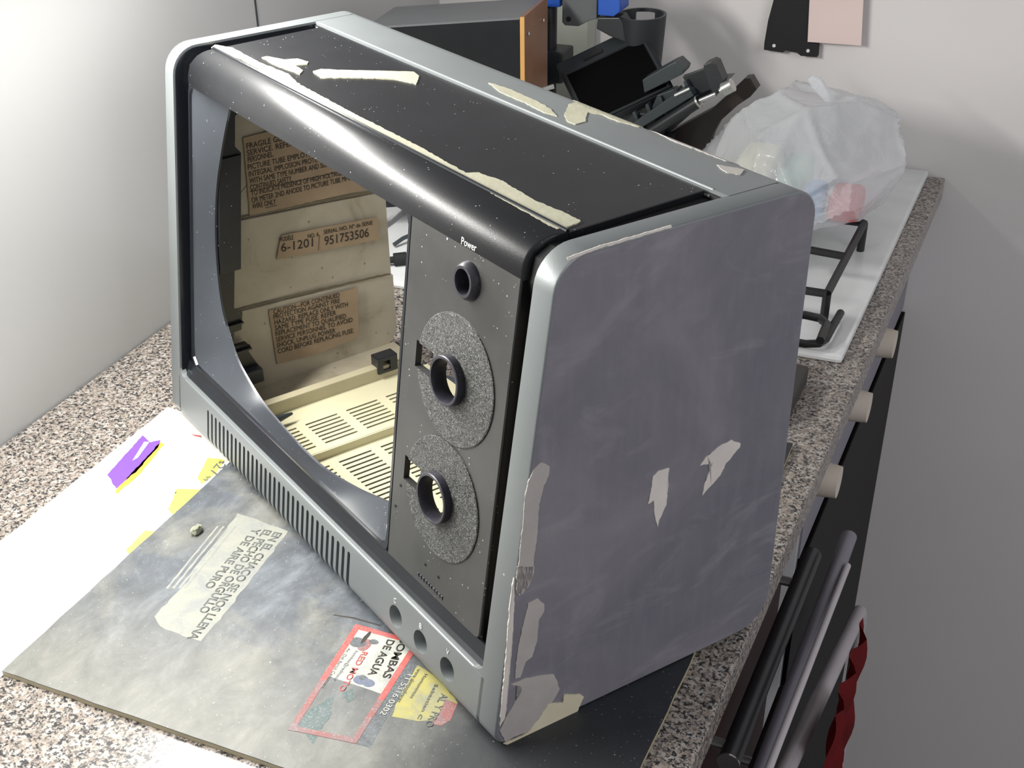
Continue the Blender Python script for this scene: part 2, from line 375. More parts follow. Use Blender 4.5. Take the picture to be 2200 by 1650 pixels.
# ================================================================== the television shell
tv = thing('television_shell', 'empty silver and black portable television cabinet, sanded and patched with filler, no screen', 'television', mat=T2W)
EX = .0125
def ex(z): return .0160 - .0030 * z / H
prof = rpoly([(yf(0), 0), (0, H), (D, H), (D, 0)], [.0085, .018, .014, .020], 8)
def side_panel(sgn):
    X = lambda x: x if sgn < 0 else W - x
    lp = []
    for x, ins in ((None, 0), (.0009, 0), (.0003, .0003), (0, .0009)):
        lp.append([flare((X(x if x is not None else ex(p.y)), p.x, p.y)) for p in inset(prof, ins)])
    bm = loft(bmesh.new(), lp); return finish(bm, 'side_panel', 'silver', tv, True, True, 30)
spL = side_panel(-1); spR = side_panel(1)
# the sanded outer face of the right side
pr = inset(prof, .0009); bm = bmesh.new()
loft(bm, [[flare((W - .0003, p.x, p.y)) for p in pr], [flare((W + .00025, p.x, p.y)) for p in inset(pr, .0003)]])
sf = finish(bm, 'sanded_side', 'primer', spR, True); sf['label'] = 'violet grey sanded primer face'
# front strip with vent slots and three control holes
def front_strip():
    out = rpoly([(.030, 0), (yf(0), 0), (yf(.034), .034), (yf(.034) + .0035, .0338)], [0, .0085, .0012, 0], 8)
    inn = [p for p in rpoly([(yf(.034) + .0035, .0305), (yf(.034) + .0031, .0308), (yf(0) + .0040, .0030), (.030, .0030)], [0, 0, .006, 0], 6)]
    poly = out + inn
    bm = loft(bmesh.new(), [[(.0142, p.x, p.y) for p in poly], [(W - .0142, p.x, p.y) for p in poly]])
    o = finish(bm, 'front_strip', 'silver', tv, True)
    cb = bmesh.new()
    for i in range(32):
        x = .0628 + i * .00615; w_ = .00150
        cap = [(x - w_, -.004)] + [(x - w_ * math.cos(t * math.pi / 6), .0268 + w_ * math.sin(t * math.pi / 6)) for t in range(7)] + [(x + w_, -.004)]
        loft(cb, [[(a, -.06, b) for a, b in cap], [(a, -.0215, b) for a, b in cap]])
    cut(o, cb); cb = bmesh.new()
    for x in HX: cyl(cb, (x, -.06, HZ), (x, -.015, HZ), .0064, 28)
    cut(o, cb)
    for p in o.data.polygons: p.use_smooth = True
    o.data.set_sharp_from_angle(angle=math.radians(28)); return o
HX = (.3052, .3300, .3555); HZ = .0178
fs = front_strip()
for sgn in (-1, 1):                         # rounded inner corners between strip and side panels
    xc = ex(.034) - .0004; rr_ = .0085; pts = [(xc, .0330), (xc, .034 + rr_)] + [(xc + rr_ - rr_ * math.cos(t * math.pi / 16), .034 + rr_ - rr_ * math.sin(t * math.pi / 16)) for t in range(9)] + [(xc + rr_, .0330)]
    if sgn > 0: pts = [(W - x, z) for x, z in pts]
    finish(loft(bmesh.new(), [[(x, yf(z) + .0001, z) for x, z in pts], [(x, yf(z) + .0040, z) for x, z in pts]]), 'corner_fillet', 'silver', fs, True)
box('speaker_backing', (EX, -.0200, .003), (.27, -.0188, .0235), 'void', tv, local=True)
for x in HX:
    n = Vector((0, -1, S / H)).normalized(); o_ = Vector((x, yf(HZ), HZ))
    bm = lathe(bmesh.new(), [(.0064, -.0002), (.0068, -.0002), (.0048, -.012), (.0001, -.012), (.0001, -.0115), (.0044, -.0115)], o_, n, 28)
    finish(bm, 'control_recess', 'silver', tv, True, True)
    finish(cyl(bmesh.new(), o_ - n * .0112, o_ - n * .0115, .0026, 16), 'control_shaft_hole', 'void', tv, True)
nF = Vector((0, -1, S / H)).normalized()
for ch, (a, b) in zip('CBV', (((843, 1293), (855, 1290)), ((899, 1347), (909, 1347)), ((957, 1402), (967, 1403)))):
    p = t_front((a[0] + b[0]) / 2, (a[1] + b[1]) / 2 + 3); text('control_letter', ch, p - Vector((.0011, 0, 0)), p + Vector((.0011, 0, 0)), nF, .0030, 'white_ink', fs)
# back part of the top
YB = .0985
out = rpoly([(YB, H), (D, H), (D, H - .03)], [0, .014, 0], 8)
inn = rpoly([(D - .003, H - .03), (D - .003, H - .003), (YB, H - .003)], [0, .011, 0], 8)
bm = loft(bmesh.new(), [[flare((EX + .0003, p.x, p.y)) for p in out + inn], [flare((W - EX - .0003, p.x, p.y)) for p in out + inn]])
bs = finish(bm, 'back_strip', 'silver', tv, True, True, 30)
bm = bmesh.new()
for dz, dy, r in ((.0003, .0006, .0007), (-.0022, -.0012, .0008)):
    tube(bm, [flare((EX + .004, YB + dy, H + dz - r)), flare((W - .0225, YB + dy, H + dz - r))], r, 8)
finish(bm, 'edge_bead', 'silver', bs, True, True)
for x in (EX, W - EX):
    bm = bmesh.new(); a = flare((x, YB, H - .0003)); b = flare((x, D - .012, H - .0003)); tube(bm, [a, b], .00042, 6); finish(bm, 'panel_seam', 'silver_dark', bs, True)
# bottom shell
box('bottom_shell', (EX, .0301, 0), (W - EX, D - .002, .003), 'silver', tv, local=True)
# black liner of the recess between shell and inner body
lin = [p for p in inset(prof, .0013)]
for sgn in (-1, 1):
    X = (lambda x: x) if sgn < 0 else (lambda x: W - x)
    finish(loft(bmesh.new(), [[flare((X(ex(p.y) - .0003), p.x, p.y)) for p in lin], [flare((X(ex(p.y) + .0009), p.x, p.y)) for p in lin]]), 'recess_liner', 'black_gloss', tv, True, True, 30)
# channel floor above the silver strip and behind the gaps
out = [(yf(.034) + .0034, .0300), (yf(.034) + .0030, .0345), (yf(.036) + .0046, .0362), (yf(.041) + .0070, .0425), (yf(.041) + .0080, .0425), (yf(.041) + .0080, .0300)]
bm = loft(bmesh.new(), [[(.0140, y, z) for y, z in out], [(W - .0140, y, z) for y, z in out]])
finish(bm, 'lower_channel', 'black_gloss', tv, True)
for xa, xb in ((.0120, .0230), (.3690, W - .0120)):
    gl = [(yf(.033) + .020, .033), (yf(.200) + .0165, .200), (.0065, .224), (.0090, .2350), (.0150, .2395), (.028, .2400), (YB, .2400), (YB, .2350), (.030, .2340), (.020, .226), (yf(.033) + .0225, .033)]
    finish(loft(bmesh.new(), [[(x, y, z) for y, z in gl] for x in (xa, xb)]), 'gap_backing', 'void', tv, True)
    box('gap_end', (xa, YB - .0014, .2340), (xb - .0004, YB - .0002, H - .0036), 'void', tv, 0, True)
for xa in (.0212, .3701):
    gl = [(yf(.036) + .0080, .036), (yf(.226) + .0070, .226), (.0080, .236), (.020, .2398), (YB - .002, .2398), (YB - .002, .230), (.034, .230), (yf(.036) + .0225, .036)]
    finish(loft(bmesh.new(), [[(x, y, z) for y, z in gl] for x in (xa, xa + .0008)]), 'body_side', 'black', tv, True)
# inner black body: top panel, rolled front edge, control panel, screen surround
BL, BR = .0212, .3712
def rx(y): return BR + .0052 * max(0, min(1, (y - .004) / .018))
top = box('top_panel', (BL, .0232, .2400), (.3764, .0968, .2432), 'black', tv, .0004, True)
def arc_profile():
    pts = []
    pts.append((yf(.2255) + .0062, .2255)); c0 = Vector((yf(.2290) + .0060, .2290)); c1 = Vector((.0050, .2405)); c2 = Vector((.0130, .2438)); c3 = Vector((.0222, .2436))
    for k in range(15):
        t = k / 14; p = c0 * (1 - t) ** 3 + c1 * 3 * t * (1 - t) ** 2 + c2 * 3 * t * t * (1 - t) + c3 * t ** 3; pts.append((p.x, p.y))
    return pts
ap = arc_profile(); inner_ = [(.0222, .2405), (.0130, .2400), (.0080, .2360), (.0062, .2300), (.0060, .2255)]
bm = bmesh.new(); full = ap + inner_
lo_ = [[(BL + dx, y + dy, z - dz) for y, z in full] for dx, dy, dz in ((.0006, .0006, .0006), (0, .0012, .0012))][:1]
loft(bm, [[(BL, y + .0008, z - .0006) for y, z in full], [(BL + .0012, y, z) for y, z in full], [(rx(y) - .0012, y, z) for y, z in full], [(rx(y), y + .0008, z - .0006) for y, z in full]])
roll = finish(bm, 'rolled_front_edge', 'black', tv, True, True, 50)
bm = tube(bmesh.new(), [(BL + .0005, .0228, .2437), (.3762, .0228, .2437)], .0010, 8); finish(bm, 'edge_bead', 'black_gloss', tv, True, True)
# control panel plate with holes
OFF = .0062
def fp(x, z, off): return Vector((x, yf(z) + off, z))
PX0, PX1, PZ0, PZ1 = .2832, .3705, .0420, .2262
base = rpoly([(PX0, PZ0), (PX1, PZ0), (PX1, PZ1), (PX0, PZ1)], [.001, .004, 0, 0], 5)
bm = loft(bmesh.new(), [[fp(p.x, p.y, OFF + .0035) for p in base], [fp(p.x, p.y, OFF + .0006) for p in base], [fp(p.x, p.y, OFF) for p in inset(base, .0006)]])
cp = finish(bm, 'control_panel', 'panel', tv, True)
def on_panel(px, py): return t_front(px, py, OFF)
cen = [(fp(.3336, .2118, OFF), .0076, .0038), (fp(.3279, .1620, OFF), .0121, .0052), (fp(.3260, .0989, OFF), .0130, .0052)]
cb = bmesh.new()
for cc, rr, hg in cen: cyl(cb, cc + nF * .01, cc - nF * .02, rr - .0015, 36)
for q in (((897, 745), (930, 800)), ((872, 992), (903, 1045))):
    a = on_panel(*q[0]); b = on_panel(*q[1]); zc = (a.z + b.z) / 2; x0, x1 = min(a.x, b.x) - .001, max(a.x, b.x) + .0005
    loft(cb, [[(x, yf(zc) - .02, z) for x, z in ((x0, zc - .0068), (x1, zc - .0068), (x1, zc + .0068), (x0, zc + .0068))], [(x, yf(zc) + .03, z) for x, z in ((x0, zc - .0068), (x1, zc - .0068), (x1, zc + .0068), (x0, zc + .0068))]])
    NOT = globals().setdefault('NOTCH', []); NOT.append((x0, x1, zc))
cut(cp, cb)
# dial discs with crackled paint
for k, (cx, cz, rx, rz) in enumerate(((.3301, .1624, .0320, .0318), (.3284, .0987, .0321, .0317))):
    cc, rr, hg = cen[k + 1]; n0, n1, nz = NOTCH[k]
    loop = []
    for t in range(72):
        a = t * 2 * math.pi / 72; x = cx + rx * math.cos(a) * 1.0; z = cz + rz * math.sin(a) * 1.0
        x = max(x, PX0 + .0018); x = min(x, PX1 - .004); loop.append(Vector((x, z)))
    bm = loft(bmesh.new(), [[fp(p.x, p.y, OFF + .0002) for p in loop], [fp(p.x, p.y, OFF - .0006) for p in loop], [fp(p.x, p.y, OFF - .0009) for p in inset(loop, .0006)]])
    dd = finish(bm, 'dial_disc', 'crackle', cp, True); cb = bmesh.new(); cyl(cb, cc + nF * .01, cc - nF * .02, rr - .0008, 36)
    loft(cb, [[(x, yf(nz) - .02, z) for x, z in ((n0, nz - .0068), (n1, nz - .0068), (n1, nz + .0068), (n0, nz + .0068))], [(x, yf(nz) + .03, z) for x, z in ((n0, nz - .0068), (n1, nz - .0068), (n1, nz + .0068), (n0, nz + .0068))]]); cut(dd, cb)
for k, (cc, rr, hg) in enumerate(cen):
    ri = rr - .0017
    if k == 0: pf = [(rr + .0015, .0), (rr + .0008, hg * .6), (rr - .0004, hg), (ri, hg), (ri - .0002, hg - .0008), (ri - .0003, -.010), (rr, -.010)]
    else: pf = [(rr + .0002, -.001), (rr, hg - .0004), (rr - .0004, hg), (ri + .0002, hg), (ri, hg - .0005), (ri, -.0018), (rr, -.0018)]
    finish(lathe(bmesh.new(), pf, cc, nF, 48), 'knob_collar', 'collar', cp, True, True, 40)
n0 = nF
finish(cyl(bmesh.new(), cen[0][0] - nF * .0105, cen[0][0] - nF * .012, .0085, 24), 'switch_backing', 'void', cp, True)
text('power_lettering', 'Power', t_front(992, 524, OFF), t_front(1024, 541, OFF), nF, .0034, 'white_ink', cp)
for q in ((914, 1213), (942, 1240), (962, 513), (861, 1043), (850, 1087)):
    p = on_panel(*q); finish(cyl(bmesh.new(), p + nF * .0003, p - nF * .001, .0008 if q[0] != 962 else .0005, 10), 'pin_hole', 'void' if q[0] != 962 else 'white_ink', cp, True)
# worn raised badge
bm = bmesh.new(); a = on_panel(900, 1235); b = on_panel(950, 1285)
for k in range(10):
    p = a.lerp(b, k / 9); bx(bm, (p.x - .0011, p.y - .0004, p.z - .0012 * random.uniform(.6, 1)), (p.x + .0007 * random.uniform(.2, 1), p.y + .0004, p.z + .0012))
finish(bm, 'worn_badge', 'collar', cp, True)
# screen surround
def surround():
    SX0, SX1, SZ0, SZ1 = BL, PX0, .0420, .2290
    o1 = rpoly([(SX0, SZ0), (SX1, SZ0), (SX1, SZ1), (SX0, SZ1)], [.004, .001, .0005, .002], 8)
    px_l = [(838, 1082), (770, 1052), (700, 1010), (650, 965), (600, 910), (563, 865), (530, 812), (508, 770), (490, 715), (476, 660), (468, 600), (463, 535), (462, 470), (465, 400), (472, 345), (482, 285), (497, 213)]
    inner = [t_front(x, y, .019) for x, y in px_l]; inner = [Vector((p.x, p.z)) for p in inner]
    # resample the outer rectangle by angle so both loops pair up
    inn = inner + [Vector((.06, .2265)), Vector((.12, .2270)), Vector((.20, .2270)), Vector((.262, .2265)), Vector((.272, .20)), Vector((.276, .16)), Vector((.277, .12)), Vector((.274, .08)), Vector((.266, .055))]
    fine = []
    for i in range(len(inn)):
        a, b = inn[i], inn[(i + 1) % len(inn)]; k = max(2, int((b - a).length / .004))
        for j in range(k):                       # Catmull-Rom through the traced points
            t = j / k; p0 = inn[i - 1]; p3 = inn[(i + 2) % len(inn)]
            fine.append(.5 * ((2 * a) + (b - p0) * t + (2 * p0 - 5 * a + 4 * b - p3) * t * t + (3 * a - p0 - 3 * b + p3) * t ** 3))
    C0 = Vector(((SX0 + SX1) / 2, (SZ0 + SZ1) / 2))
    def onrect(d, x0, x1, z0, z1, r):
        hw, hh = (x1 - x0) / 2, (z1 - z0) / 2; t = 1 / max(abs(d.x) / hw, abs(d.y) / hh); p = C0 + d * t
        qx, qz = abs(p.x - C0.x), abs(p.y - C0.y)
        if qx > hw - r and qz > hh - r:
            cx, cz = hw - r, hh - r; dd = Vector((abs(d.x), abs(d.y))); c = Vector((cx, cz)); b_ = dd.dot(c); q = b_ * b_ - dd.dot(dd) * (c.dot(c) - r * r)
            if q > 0: p = C0 + d * ((b_ + math.sqrt(q)) / dd.dot(dd))
        return p
    loops = []
    rects = [(SX0, SX1, SZ0, SZ1, .004, OFF + .0020), (SX0, SX1, SZ0, SZ1, .004, OFF + .0008), (SX0 + .0006, SX1 - .0003, SZ0 + .0006, SZ1 - .0006, .004, OFF),
             (SX0 + .0040, SX1 - .0006, SZ0 + .0026, SZ1 - .0010, .008, OFF), (SX0 + .0046, SX1 - .0009, SZ0 + .0034, SZ1 - .0014, .008, OFF + .0014)]
    ds = [(p - C0) for p in fine]
    for x0, x1, z0, z1, r, off in rects:
        loops.append([fp(q.x, q.y, off) for q in [onrect(d, x0, x1, z0, z1, r) for d in ds]])
    nr = len(loops)
    last = [onrect(d, *rects[-1][:5]) for d in ds]
    for t in (.15, .32, .5, .68, .84, .95): loops.append([fp(a_.x + (b_.x - a_.x) * t, a_.y + (b_.y - a_.y) * t, OFF + .0014 + (.0190 - OFF - .0014) * t) for a_, b_ in zip(last, fine)])
    nr = len(loops)
    loops.append([fp(p.x, p.y, .0190) for p in fine]); loops.append([fp(p.x, p.y, .0200) for p in [C0 + (p - C0) * .998 for p in fine]])
    back = [C0 + (p - C0) * .997 for p in fine]
    loops.append([fp(p.x, p.y, .0203) for p in back])
    bm = bmesh.new(); vl = [[bm.verts.new(p) for p in l] for l in loops]; n = len(fine); fdict = {}
    for li, (a, b) in enumerate(zip(vl, vl[1:])):
        for i in range(n):
            j = (i + 1) % n; f = bm.faces.new((a[i], a[j], b[j], b[i])); mz = (loops[li][i].z + loops[li][j].z) / 2; mx = loops[li][i].x
            left = mx < .05 and mz > .075
            f.material_index = (0 if li < len(rects) - 1 else 2) if li < nr else (3 if left else 2)
    o = finish(bm, 'screen_surround', None, tv, True, True, 30)
    for k in ('black_gloss', 'black_dust', 'sill', 'black'): o.data.materials.append(MAT[k])
    return o
ss = surround()
# black picture-tube flange seen past the left edge of the opening
fx = .0335
fl = [(490, 214), (515, 238), (505, 250), (505, 315), (518, 328), (517, 576), (504, 582), (503, 664), (521, 670), (520, 690), (519, 708), (503, 714), (502, 745), (512, 744), (538, 741), (534, 755), (546, 772), (560, 790), (560, 812), (540, 822)]
flp = [t_x(x, y, fx) for x, y in fl] + [Vector((fx, yf(z) + .0213, z)) for z in (.03, .06, .10, .14, .18, .212)]
bm = prism(bmesh.new(), flp, (-.0016, 0, 0)); fg = finish(bm, 'tube_flange', 'black', tv, True)
p1 = t_x(556, 783, .0335); bx_ = box('flange_lug', (.0245, p1.y - .020, p1.z - .010), (.0405, p1.y, p1.z), 'sill', fg, .001, True)
for q in ((520, 690), (538, 745)):
    p = t_x(*q, .0335); box('flange_lug', (.024, p.y - .012, p.z - .0005), (.0365, p.y, p.z + .0005), 'black', fg, 0, True)
p = t_x(518, 330, .0335); p2 = t_x(518, 575, .0335)
bm = loft(bmesh.new(), [[(x, y - .001, p.z) for x, y in ((.0325, p.y), (.0355, p.y), (.0355, p.y - .015), (.0325, p.y - .015))], [(x, y - .001, p2.z) for x, y in ((.0325, p2.y), (.0355, p2.y), (.0355, p2.y - .015), (.0325, p2.y - .015))]])
finish(bm, 'flange_pad', 'black', fg, True)
# inner cream walls
def yz_panel(name, pts, x0, x1, mat='cream_wall'):
    bm = loft(bmesh.new(), [[flare((x1, y, z)) for y, z in inset_pts(pts, .0005)], [flare((x1 - .0005, y, z)) for y, z in pts], [flare((x0, y, z)) for y, z in pts]])
    return finish(bm, name, mat, tv, True)
def inset_pts(pts, d): return [(p.x, p.y) for p in inset([Vector(p) for p in pts], d)]
lw1 = yz_panel('inner_wall_panel', [(.0095, .133), (.136, .1245), (.136, .238), (.034, .238), (.0095, .1330)], EX, .0186)
lw2 = yz_panel('inner_wall_panel', [(.0005, .0705), (.1372, .0615), (.1370, .1245), (.0095, .1330)], EX, .0206)
low = rpoly([(-.0085, .004), (.1378, .004), (.1376, .0615), (.0005, .0705)], [0, .018, 0, 0], 8)
lw3 = yz_panel('inner_wall_panel', [(p.x, p.y) for p in low], EX, .0226)
yz_panel('inner_wall_panel', [(-.012, .045), (.136, .004), (.136, .238), (.024, .238), (.010, .22)], W - .018, W - EX - .001)
# interior floor with slots
def vent_floor(name, x0, x1, z0, z1, xs, n, pitch, rows):
    o = box(name, (x0, -.012, z0), (x1, .134, z1), 'floor_cream', tv, 0, True); cb = bmesh.new()
    for i in range(n):
        x = xs + i * pitch
        for ya, yb_ in rows: bx(cb, (x - .0009, ya, z0 - .002), (x + .0009, yb_, z1 + .002))
    cut(o, cb); return o
rows = [(-.0080, .0170), (.0238, .0482), (.0550, .0795), (.0862, .1107)]
vent_floor('vented_floor', .0672, .1262, .0086, .0102, .0904, 7, .00463, rows)
vent_floor('vented_floor', .1262, .2350, .0028, .0044, .1360, 20, .00483, rows)
vent_floor('vented_floor', .2350, W - .0125, .0028, .0044, .2450, 22, .00483, rows)
box('floor_step', (.1254, -.012, .0036), (.1272, .134, .0102), 'floor_cream', tv, .0005, True)
box('floor_rail', (.0600, -.010, .0034), (.0672, .112, .0200), 'cream', tv, .0007, True)
box('floor_edge', (.0125, -.016, .0031), (.0600, .134, .0080), 'cream_wall', tv, 0, True)
box('floor_void', (.0670, -.020, .0031), (W - .013, .132, .0036), 'void', tv, 0, True)
q0 = t_x(822, 778, .063)
ck = box('wire_clip', (.0590, q0.y - .007, .0150), (.0690, q0.y + .009, .0275), 'black_gloss', tv, .0008, True)
cb = bmesh.new(); bx(cb, (.05, q0.y - .003, .0175), (.08, q0.y + .003, .0245)); cut(ck, cb)
pg = t_x(590, 903, .082); pe = t_x(628, 888, .082)
finish(tube(bmesh.new(), [pg - (pe - pg) * 1.3, pg, pe], [.0036, .0030, .0009], 12), 'locating_peg', 'slate_plastic', tv, True, True)
M_ = MAT; MAT['grime'] = plain('brown_grime', hx('6f664f'), .7, 0, .2, 60)
for lwp, xx, a, b in ((lw1, .0187, (.0095, .1338), (.1355, .1252)), (lw2, .0207, (.0005, .0713), (.1365, .0622))):
    patch('grime_streak', [(xx, a[0] + .004, a[1]), (xx, b[0] - .002, b[1]), (xx, b[0] - .002, b[1] + .0016), (xx, (a[0] + b[0]) * .6, (a[1] + b[1]) * .5 + .0008), (xx, a[0] + .004, a[1] + .0008)], (1, 0, 0), .00008, 'grime', lwp, True, .002, .0004, 4)
# labels on the left inner wall
def wall_label(name, quad, X, lines, inkh, mat='label'):
    pts = [t_x(x, y, X) for x, y in quad]
    lb = patch(name, pts, (1, 0, 0), .00025, mat, tv, True, .003, .0004, 3)
    for s, a, b, h in lines:
        text('printed_line', s, t_x(*a, X + .0002), t_x(*b, X + .0002), (1, 0, 0), h, 'ink', lb, True, .0001, 0)
    return lb
la = wall_label('warning_label', [(537, 463), (735, 418), (778, 410), (776, 350), (700, 250), (522, 296)], .0187,
    [('WARNING', (613, 291), (690, 273), .0036), ('FRAGILE GLASS PICTURE TUBE DO NOT', (530, 320), (780, 262), .0036), ('SERVICE. REFER SERVICING TO QUALIFIED', (531, 335), (800, 274), .0036),
     ('PERSONNEL.', (533, 349), (588, 336), .0036), ('PICTURE TUBE EMPLOYS X-RADIATION AND', (533, 365), (776, 311), .0036), ('INTEGRAL IMPLOSION PROTECTION. REPLACE', (535, 380), (762, 330), .0036),
     ('WITH SAME TYPE NUMBER AND SUFFIX FOR', (536, 395), (740, 350), .0036), ('CONTINUED SAFETY.', (538, 409), (628, 389), .0036), ('TO INDICATE PRESENCE OF HIGH VOLTAGE, ARC', (540, 421), (757, 371), .0036),
     ('OR METER 2ND ANODE TO PICTURE TUBE MFG.', (541, 436), (755, 386), .0036), ('WIRE ONLY', (542, 449), (593, 438), .0036)], .0036)
bm = bmesh.new()
for a, b in (((537, 412), (765, 361)), ((570, 447), (595, 441))): tube(bm, [t_x(*a, .0190), t_x(*b, .0190)], .00018, 4)
finish(bm, 'printed_rule', 'ink', la, True)
lb = wall_label('serial_label', [(594, 558), (815, 514), (812, 466), (604, 506)], .0207,
    [('MODÈLE', (600, 520), (630, 514), .0032), ('NO. 6', (661, 512), (684, 507), .0030), ('SERIAL NO. Nº de SERIE', (695, 503), (800, 482), .0030),
     ('6-1201', (604, 541), (672, 529), .0062), ('951753506', (697, 527), (792, 508), .0064)], .0036)
finish(tube(bmesh.new(), [t_x(686, 505, .0210), t_x(684, 538, .0210)], .0002, 4), 'printed_rule', 'ink', lb, True)
wall_label('caution_label', [(595, 782), (680, 760), (765, 727), (771, 718), (768, 618), (577, 667)], .0227,
    [('CAUTION—FOR CONTINUED', (588, 675), (729, 638), .0036), ('PROTECTION AGAINST FIRE', (588, 686), (730, 650), .0036), ('HAZARD. REPLACE ONLY WITH', (590, 698), (747, 658), .0036),
     ('SAME TYPE FUSE. REFER', (591, 710), (722, 676), .0036), ('REPLACEMENT TO QUALIFIED', (592, 722), (743, 683), .0036), ('SERVICE PERSONNEL TO AVOID', (593, 735), (757, 691), .0036),
     ('SHOCK, UNPLUG POWER', (595, 747), (720, 714), .0036), ('CORD BEFORE REPLACING FUSE.', (597, 760), (760, 714), .0036)], .0036)
# filler and bare patches
nT = Vector((0, DH / D, 1)); nS = Vector((1, -FL / D, 0)); nX = Vector((1, 0, 0))
def top_patch(name, q, mat='putty', z=.2434, seed=0, amp=.0006, on=top, th=.0004):
    return patch(name, [t_z(x, y, z) for x, y in q], (0, 0, 1), th, mat, on, True, .0012, amp, seed)
a = top_patch('filler_patch', [(562, 124), (575, 122), (610, 129), (640, 127), (663, 134), (660, 140), (633, 141), (650, 152), (645, 160), (618, 150), (590, 140)])
top_patch('filler_patch', [(672, 154), (690, 149), (720, 151), (850, 154), (888, 155), (901, 165), (894, 181), (860, 173), (830, 170), (760, 168), (690, 168)], seed=2)
top_patch('filler_patch', [(462, 97), (500, 104), (560, 136), (620, 160), (640, 180), (760, 245), (880, 305), (1000, 372), (1028, 372), (1080, 390), (1150, 432), (1222, 462), (1248, 476), (1238, 482), (1215, 490), (1196, 494), (1160, 474), (1080, 430), (960, 362), (840, 302), (700, 230), (600, 175), (520, 128), (455, 103)], seed=5)
bm = bmesh.new()
def back_patch(name, q, mat='putty', seed=0, amp=.0006):
    q = [t_top(x, y, .0001) for x, y in q]
    for p in q: p.y = min(p.y, D - .0035)
    o = patch(name, q, nT, .0003, mat, bs, True, .0012, amp, seed)
    me = o.data; bm = bmesh.new(); bm.from_mesh(me)                      # let it follow the rounded rear edge
    bmesh.ops.subdivide_edges(bm, edges=[e for e in bm.edges if e.calc_length() > .003], cuts=3)
    bmesh.ops.triangulate(bm, faces=bm.faces)
    for v in bm.verts:
        t = v.co.y - (D - .014)
        if t > 0: v.co.z -= .014 - math.sqrt(max(0, .014 ** 2 - t * t))
    bm.to_mesh(me); bm.free(); return o
back_patch('filler_patch', [(1222, 225), (1250, 215), (1232, 214), (1300, 222), (1350, 245), (1386, 262), (1372, 272), (1330, 262), (1290, 246), (1262, 242), (1258, 262), (1236, 268), (1218, 262), (1213, 246)], seed=1)
back_patch('filler_smear', [(1050, 178), (1090, 190), (1150, 216), (1185, 236), (1196, 250), (1170, 243), (1120, 218), (1070, 196)], 'putty', 4)
back_patch('filler_smear', [(1386, 262), (1410, 275), (1470, 295), (1530, 320), (1590, 345), (1560, 345), (1500, 322), (1440, 300)], 'putty_grey', 6)
back_patch('filler_smear', [(1540, 355), (1600, 365), (1590, 376), (1560, 372)], 'putty_grey', 7)
0 and back_patch('filler_smear', [(1196, 192), (1240, 205), (1222, 210), (1205, 203)], 'putty', 8)
def side_patch(name, q, mat, seed=0, amp=.0005, th=.0003):
    q = [t_side(x, y, .0002) for x, y in q]; x0 = q[0].x
    o = patch(name, q, nX, th, mat, sf, True, .0012, amp, seed); me = o.data; bm = bmesh.new(); bm.from_mesh(me)
    bmesh.ops.subdivide_edges(bm, edges=[e for e in bm.edges if e.calc_length() > .004], cuts=4); bmesh.ops.triangulate(bm, faces=bm.faces)
    for v in bm.verts: v.co.x = W + FL / D * v.co.y + .00025 + (th + (seed % 8) * .00004 if v.co.x > x0 else -.0001)
    bm.to_mesh(me); bm.free(); return o
z4 = lambda L_: [(1050 + x / 3.143, 750 + y / 3.143) for x, y in L_]
z6 = lambda L_: [(1000 + x / 3.667, 1200 + y / 3.667) for x, y in L_]
side_patch('filler_patch', z4([(1190, 805), (1215, 800), (1207, 850), (1208, 930), (1195, 1050), (1150, 1150), (1137, 1200), (1118, 1120), (1110, 1020), (1070, 1045), (1095, 960), (1105, 860), (1140, 825)]), 'putty_white', 1)
side_patch('filler_patch', z4([(1640, 612), (1695, 635), (1690, 665), (1665, 690), (1600, 770), (1560, 850), (1440, 985), (1455, 900), (1510, 765), (1425, 785), (1460, 730), (1560, 650)]), 'putty_white', 2)
side_patch('filler_patch', z4([(310, 800), (350, 760), (410, 790), (400, 850), (360, 950), (335, 1050), (325, 1250), (305, 1400), (290, 1540), (230, 1649), (185, 1649), (195, 1500), (220, 1250), (245, 1000), (260, 900)]), 'putty_grey', 3)
side_patch('filler_patch', z6([(405, 60), (540, 60), (530, 120), (500, 210), (420, 290), (400, 270)]), 'putty_grey', 3)
side_patch('filler_patch', z6([(490, 350), (560, 310), (612, 350), (620, 400), (575, 480), (560, 640), (520, 770), (470, 810), (430, 930), (385, 945), (400, 760), (440, 560)]), 'putty_grey', 4)
side_patch('filler_patch', z6([(352, 988), (480, 935), (620, 912), (690, 905), (740, 1020), (690, 1110), (630, 1200), (540, 1320), (480, 1360), (370, 1400), (310, 1440), (265, 1350), (340, 1200), (440, 1040), (430, 1000)]), 'putty_grey', 5)
side_patch('bare_plastic_patch', z6([(650, 1140), (760, 1130), (770, 1070), (880, 1060), (930, 1080), (870, 1215), (520, 1385), (345, 1462), (300, 1452), (360, 1425), (480, 1370), (560, 1270)]), 'putty_yellow', 6, .0008, .0005)
side_patch('bare_edge', [(1103, 1240), (1104, 1290), (1098, 1400), (1084, 1540), (1072, 1560), (1085, 1420), (1094, 1300)], 'putty_white', 7)
for i, (a, b) in enumerate((((1216, 556), (1300, 527)), ((1300, 527), (1440, 487)))):
    side_patch('bare_edge', [(a[0], a[1] - 3), (b[0], b[1] - 4), (b[0] + 2, b[1] + 1), (a[0] + 4, a[1] + 2)], 'putty_white', 9 + i, .0003)
for x in (.03, .37):
    for y in (.0, .12): finish(cyl(bmesh.new(), (x, y, -.0005), (x, y, .0005), .006, 16), 'rubber_foot', 'rubber', tv, True)

